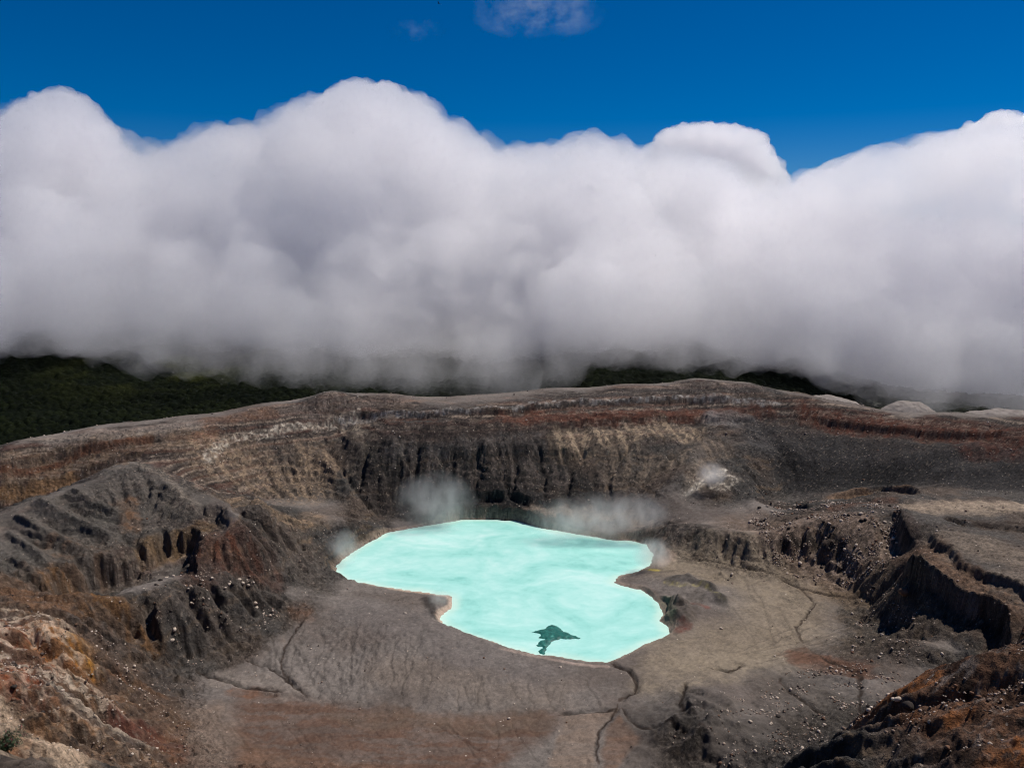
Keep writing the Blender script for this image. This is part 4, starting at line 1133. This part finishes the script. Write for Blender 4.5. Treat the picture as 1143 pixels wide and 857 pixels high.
MR, nt, b = new_mat("broken_stone"); b.inputs['Roughness'].default_value = .95; b.inputs['Specular IOR Level'].default_value = .12
tc = N(nt, "ShaderNodeTexCoord"); at = N(nt, "ShaderNodeAttribute"); at.attribute_name = "Col"
nn = noise(nt, tc.outputs['Object'], 2.2, 4, .65)
nt.links.new(mixc(nt, 1.0, at.outputs['Color'], ramp(nt, nn.outputs[0], [(.3, (.6, .6, .6)), (.7, (1.25, 1.22, 1.2))]).outputs[0], 'MULTIPLY'), b.inputs['Base Color'])


def px_poly_mask(pp, D=None):
    P = gpts(pp, H)
    return inside(mx, my, P)


area = np.clip(my, 100, None) ** 2 * 1e-6
apron = px_poly_mask([(835, 585), (870, 560), (930, 560), (1000, 560), (1005, 620), (1000, 670), (960, 650), (900, 650), (850, 625)])
apron2 = px_poly_mask([(950, 670), (1020, 690), (1070, 715), (1000, 770), (940, 800), (880, 857), (800, 850), (770, 790), (880, 750), (950, 740)])
leftlow = px_poly_mask([(0, 680), (110, 700), (210, 780), (210, 850), (0, 850)])
spurs = px_poly_mask([(200, 640), (260, 640), (320, 690), (250, 720), (215, 745), (160, 700)])
vis = (my > 180) & (my < 1080) & (m_lsd > 4)
wgt = area * vis * (.035 * m_rock + 2.6 * apron + 1.3 * apron2 + 1.5 * leftlow + 1.0 * spurs + 4.0 * nearR * (my < 262) + .02)
wgt *= np.clip(.04 + 1.9 * sstep(.0, .4, fbm(mx, my, 18, 3, 501)), 0, 2)
cw_ = np.cumsum(wgt); cw_ /= cw_[-1]
rs = np.random.default_rng(61)
NST = 12000
pick = np.searchsorted(cw_, rs.random(NST))
shapes = [stone_mesh(1, 900 + k) for k in range(8)]
VS, FS, CS = [], [], []; off = 0
pal = [C(205, 190, 176), C(176, 158, 144), C(150, 130, 116), C(96, 86, 80), C(60, 54, 51), C(120, 92, 76)]
for k in pick:
    P, Fc = shapes[rs.integers(8)]
    sz = min(rs.lognormal(-.55, .45), 1.7) * (.45 + .55 * min(1, my[k] / 650))
    a = rs.uniform(0, 6.28); ca, sa = math.cos(a), math.sin(a)
    Q = P * sz; Q = np.c_[Q[:, 0] * ca - Q[:, 1] * sa, Q[:, 0] * sa + Q[:, 1] * ca, Q[:, 2]]
    VS.append(Q + np.array([mx[k] + rs.uniform(-.8, .8), my[k] + rs.uniform(-.8, .8), mz[k] + .15 * sz])); FS.append(Fc + off); off += len(P)
    c = pal[rs.choice(6, p=[.22, .22, .2, .16, .1, .1])] * rs.uniform(.75, 1.1)
    CS.append(np.tile(np.r_[c, 1], (len(P), 1)))
me = mesh_from("rubble", np.concatenate(VS), np.concatenate(FS), [MR], smooth=False)
a = me.attributes.new("Col", 'FLOAT_COLOR', 'POINT'); a.data.foreach_set("color", np.concatenate(CS).astype(np.float32).ravel())
link("rubble", me, kind='stuff')

# countable boulders, each its own object
def col_mesh(name, P, Fc, c, mat):
    m = mesh_from(name, P, Fc, [mat], smooth=False)
    a = m.attributes.new("Col", 'FLOAT_COLOR', 'POINT'); a.data.foreach_set("color", np.tile(np.r_[c, 1], (len(P), 1)).astype(np.float32).ravel())
    return m


BM = {}
for tone, c in (("pale", C(196, 180, 164)), ("dark", C(62, 56, 53)), ("brown", C(118, 92, 76))):
    BM[tone] = [col_mesh("boulder", *stone_mesh(2, 700 + 10 * q + len(tone)), c, MR) for q in range(4)]


def put_boulder(x, y, r, tone, label, group=None):
    o = link("boulder", BM[tone][rs.integers(4)], label, "boulder", group)
    o.location = (x, y, surf_z(x, y) + .3 * r); o.rotation_euler = (rs.uniform(-.3, .3), rs.uniform(-.3, .3), rs.uniform(0, 6.28)); o.scale = (r, r, r)
    return o


for msk, n, r0, r1, where, grp in [(apron, 90, 1.0, 2.2, "on the rubble slope above the tan mud at right", "boulders on the right rubble slope"),
                                   (apron2, 46, .8, 1.6, "on the dark floor below the tall black cliff", "boulders below the black cliff"),
                                   (leftlow, 34, .7, 1.5, "on the rusty slope in the lower left", "boulders on the rusty lower left slope"),
                                   (spurs, 26, 1.0, 1.9, "lodged on the grey debris spurs left of the mud apron", "boulders on the grey left spurs"),
                                   ((nearR > .5) & (my < 250), 34, .35, .9, "resting on the near rust coloured slope at lower right", "boulders on the near right slope")]:
    cand = np.nonzero(msk & vis)[0]
    p = area[cand] / area[cand].sum()
    for k in rs.choice(cand, n, p=p):
        tone = ("pale", "dark", "brown")[rs.choice(3, p=[.6, .22, .18])]
        put_boulder(mx[k], my[k], rs.uniform(r0, r1), tone, f"{tone} angular boulder {where}", grp + " (" + tone + ")")
for (px, py, r, tone, lab) in [(1013, 797, 2.2, "dark", "largest dark angular boulder on the crest of the near rust slope at lower right"), (1001, 790, 1.2, "pale", "pale boulder leaning beside the big dark boulder on the near slope crest"),
                               (1009, 663, 5.0, "brown", "big rounded boulder at the left foot of the tall black cliff"), (285, 676, 2.2, "pale", "pale pink boulder near the foot of the grey debris spur left of the lake"),
                               (195, 707, 2.0, "pale", "bright pale boulder on the dark gully side at left"), (817, 642, 1.6, "pale", "lone pale boulder on the tan mud by the winding dark channel"),
                               (805, 702, 1.4, "pale", "lone pale boulder on the tan mud right of the red lakeside rock")]:
    x, y = ground_hit(px, py, H); put_boulder(x, y, r, tone, lab)

# ------------------------------------------------------------------ shrub at the viewer's feet, lower left corner
ex, ey = at_d(9, 864, 60)[:2]
ez = surf_z(ex, ey)
sh = link("shrub", None, "dark green shrub with reddish flower heads in the bottom left corner", "shrub"); sh.location = (ex, ey, ez)
top_need = max(1.2, at_d(12, 836, 60)[2] - ez)
MLf, nt, b = new_mat("shrub_leaf"); b.inputs['Roughness'].default_value = .6
oi = N(nt, "ShaderNodeTexCoord"); nt.links.new(ramp(nt, noise(nt, oi.outputs['Object'], 3, 3).outputs[0], [(.3, (.012, .03, .01)), (.7, (.04, .075, .02))]).outputs[0], b.inputs['Base Color'])
MFl, nt, b = new_mat("shrub_flower"); oi = N(nt, "ShaderNodeTexCoord"); nt.links.new(ramp(nt, noise(nt, oi.outputs['Object'], 6, 3).outputs[0], [(.35, (.12, .012, .02)), (.55, (.32, .04, .06)), (.75, (.5, .28, .27))]).outputs[0], b.inputs['Base Color'])
MSt, nt, b = new_mat("shrub_stem"); b.inputs['Base Color'].default_value = (.06, .04, .025, 1)
rs = np.random.default_rng(12)
tips = []; SV, SF = [], []; o_ = 0
for k in range(22):
    a = rs.uniform(0, 6.28); lean = rs.uniform(.2, 1.3); L = top_need * rs.uniform(.6, 1.15)
    pts = [np.array([math.cos(a) * lean * L * t ** 1.3, math.sin(a) * lean * L * t ** 1.3, L * t]) for t in np.linspace(0, 1, 6)]
    for i, p in enumerate(pts):
        r = .03 * (1 - .75 * i / 5)
        for q in range(5): SV.append(p + np.array([math.cos(q * 1.2566) * r, math.sin(q * 1.2566) * r, 0]))
    for i in range(5):
        for q in range(5): SF.append([o_ + i * 5 + q, o_ + i * 5 + (q + 1) % 5, o_ + (i + 1) * 5 + (q + 1) % 5, o_ + (i + 1) * 5 + q])
    o_ += 30; tips += [(pts[-1], 1.0), (pts[4], .8), (pts[3], .6), (pts[2], .4)]
link("stem", mesh_from("stem", SV, SF, [MSt]), parent=sh)


def leaf_mesh(name, n, spread, size, src, mat):
    LV, LF = [], []
    for k in range(n):
        p, _ = src[rs.integers(len(src))]
        c = p + rs.normal(size=3) * spread
        d = rs.normal(size=3); d[2] += .6; d /= np.linalg.norm(d); e = np.cross(d, rs.normal(size=3)); e /= np.linalg.norm(e) + 1e-9
        s = size * rs.uniform(.6, 1.2); i = len(LV)
        nrm = np.cross(d, e)
        LV += [c, c + d * s * .5 + e * s * .22 + nrm * s * .08, c + d * s, c + d * s * .5 - e * s * .22 + nrm * s * .08]
        LF.append([i, i + 1, i + 2, i + 3])
    return mesh_from(name, LV, LF, [mat], smooth=False)


link("foliage", leaf_mesh("foliage", 2600, .16, .17, tips, MLf), parent=sh)
link("blossom", leaf_mesh("blossom", 420, .07, .11, [t for t in tips[::4]], MFl), parent=sh)

# ------------------------------------------------------------------ bird high in the sky
bx, by, bz_ = at_d(490, 4.5, 240)
V = []; Fb = []
prof = [(-.42, .01), (-.36, .05), (-.2, .085), (0, .10), (.18, .075), (.27, .045), (.31, .055), (.36, .045), (.42, .01)]
for t, r in prof:
    for q in range(8): V.append((r * math.cos(q * math.pi / 4), t, r * .85 * math.sin(q * math.pi / 4) + .02))
for i in range(len(prof) - 1):
    for q in range(8): Fb.append((i * 8 + q, i * 8 + (q + 1) % 8, (i + 1) * 8 + (q + 1) % 8, (i + 1) * 8 + q))
for sgn in (1, -1):                                           # raised, fingered wings
    o_ = len(V)
    sec = [(.05, .20, -.16, .03), (.35, .21, -.17, .10), (.62, .16, -.16, .19), (.85, .08, -.20, .30)]
    for xw, fr, bk, zz in sec:
        V += [(sgn * xw, fr, zz), (sgn * xw, .5 * (fr + bk), zz + .035), (sgn * xw, bk, zz), (sgn * xw, .5 * (fr + bk), zz - .012)]
    for i in range(3):
        for q in range(4): Fb.append((o_ + 4 * i + q, o_ + 4 * i + (q + 1) % 4, o_ + 4 * i + 4 + (q + 1) % 4, o_ + 4 * i + 4 + q))
    Fb.append((o_ + 12, o_ + 13, o_ + 14, o_ + 15))
o_ = len(V); V += [(-.05, -.34, .03), (.05, -.34, .03), (.13, -.62, .02), (-.13, -.62, .02), (-.05, -.34, .015), (.05, -.34, .015), (.13, -.62, .01), (-.13, -.62, .01)]
Fb += [(o_, o_ + 1, o_ + 2, o_ + 3), (o_ + 4, o_ + 5, o_ + 6, o_ + 7), (o_ + 2, o_ + 3, o_ + 7, o_ + 6), (o_, o_ + 3, o_ + 7, o_ + 4), (o_ + 1, o_ + 2, o_ + 6, o_ + 5)]
MB, nt, b = new_mat("dark_feathers"); b.inputs['Base Color'].default_value = (.012, .011, .012, 1)
link("bird", mesh_from("bird", V, Fb, [MB]), "tiny dark bird soaring in the blue sky near the top edge", "bird", loc=(bx, by, bz_), rot=(math.radians(20), math.radians(12), math.radians(65)))

# ------------------------------------------------------------------ steam over the lake and the vent on the slope
def plume(label, px, py, rx, rz, base, density, size=9):
    D = ground_hit(*base, H)[1] - 2
    x, y, z = at_d(px, py, D); a = rx * D / F; b_ = rz * D / F
    V, Fc = unit_sphere(4)
    P = V * np.array([a, min(a, b_) * .8, b_]) * (1 + .16 * fbm3(V * 3 + px, 1.3, 2, 7)[:, None]) + np.array([x, y, z])
    me = mesh_from("steam", P, Fc, [vapour("steam_vapour", density, (.99, .98, .97), .4, nz=(size * 1.6, .36, .74, 5, (1, 1, .7)), step=.25, fade=((x, y, z), (a, min(a, b_) * .8, b_)))])
    link("steam", me, label, "steam")


plume("thin steam rising off the far left shore under the black back wall", 486, 562, 54, 42, (486, 584), .034, 12)
plume("wide bank of pale steam drifting along the far right shore", 668, 580, 96, 36, (668, 600), .036, 13)
plume("low whitish steam at the right tip of the lake by the sulphur patch", 728, 618, 26, 22, (728, 634), .09, 7)
plume("faint steam along the left tip of the lake", 384, 610, 24, 24, (384, 628), .05, 8)
plume("bright white steam from the vent on the right back slope", 794, 530, 20, 16, (782, 546), .10, 6)
plume("wisp of steam at the notch in the near left shore", 490, 668, 15, 14, (490, 684), .07, 5)
plume("thin steam creeping up the lower wall beyond the right end of the lake", 716, 572, 44, 26, (706, 600), .026, 12)

# ------------------------------------------------------------------ sky, sun and camera
SUN_AZ, SUN_EL = math.radians(60), math.radians(58)
w = bpy.data.worlds.new("World"); scene.world = w; w.use_nodes = True
nt = w.node_tree; bg = nt.nodes["Background"]
sky = nt.nodes.new("ShaderNodeTexSky"); sky.sky_type = 'NISHITA'; sky.sun_disc = False
sky.sun_elevation = SUN_EL; sky.sun_rotation = SUN_AZ
sky.altitude = 2600; sky.air_density = 1.0; sky.dust_density = 0.0; sky.ozone_density = 10.0
hs = nt.nodes.new("ShaderNodeHueSaturation"); hs.inputs['Saturation'].default_value = 1.32; hs.inputs['Value'].default_value = .96; hs.inputs['Hue'].default_value = .503
nt.links.new(sky.outputs[0], hs.inputs['Color']); nt.links.new(hs.outputs[0], bg.inputs['Color'])
bg.inputs['Strength'].default_value = .065
sl = bpy.data.lights.new("sun", "SUN"); sl.energy = 4.4; sl.angle = math.radians(.5); sl.color = (1, .95, .88)
so = bpy.data.objects.new("sun", sl); COL.objects.link(so)
dv = Vector((math.sin(SUN_AZ) * math.cos(SUN_EL), math.cos(SUN_AZ) * math.cos(SUN_EL), math.sin(SUN_EL)))
so.rotation_euler = dv.to_track_quat('Z', 'Y').to_euler(); so.location = (0, 0, 900)
cam = bpy.data.cameras.new("camera"); co = bpy.data.objects.new("camera", cam); COL.objects.link(co)
co.location = (0, 0, CAM_Z); co.rotation_euler = (math.pi / 2 - PITCH, 0, 0)
cam.sensor_width = 36; cam.lens = 36 * F / W0; cam.clip_start = 1; cam.clip_end = 60000
scene.camera = co
vs = scene.view_settings
vs.view_transform = 'Standard'; vs.look = 'None'; vs.gamma = 1; vs.use_curve_mapping = False; vs.exposure = 0.0
cy = scene.cycles
cy.use_denoising = True; cy.max_bounces = 32; cy.diffuse_bounces = 3; cy.glossy_bounces = 2; cy.volume_bounces = 16
cy.use_adaptive_sampling = True; cy.adaptive_threshold = .04
cy.denoising_input_passes = 'RGB_ALBEDO_NORMAL'; cy.denoising_prefilter = 'FAST'; cy.filter_width = 1.1
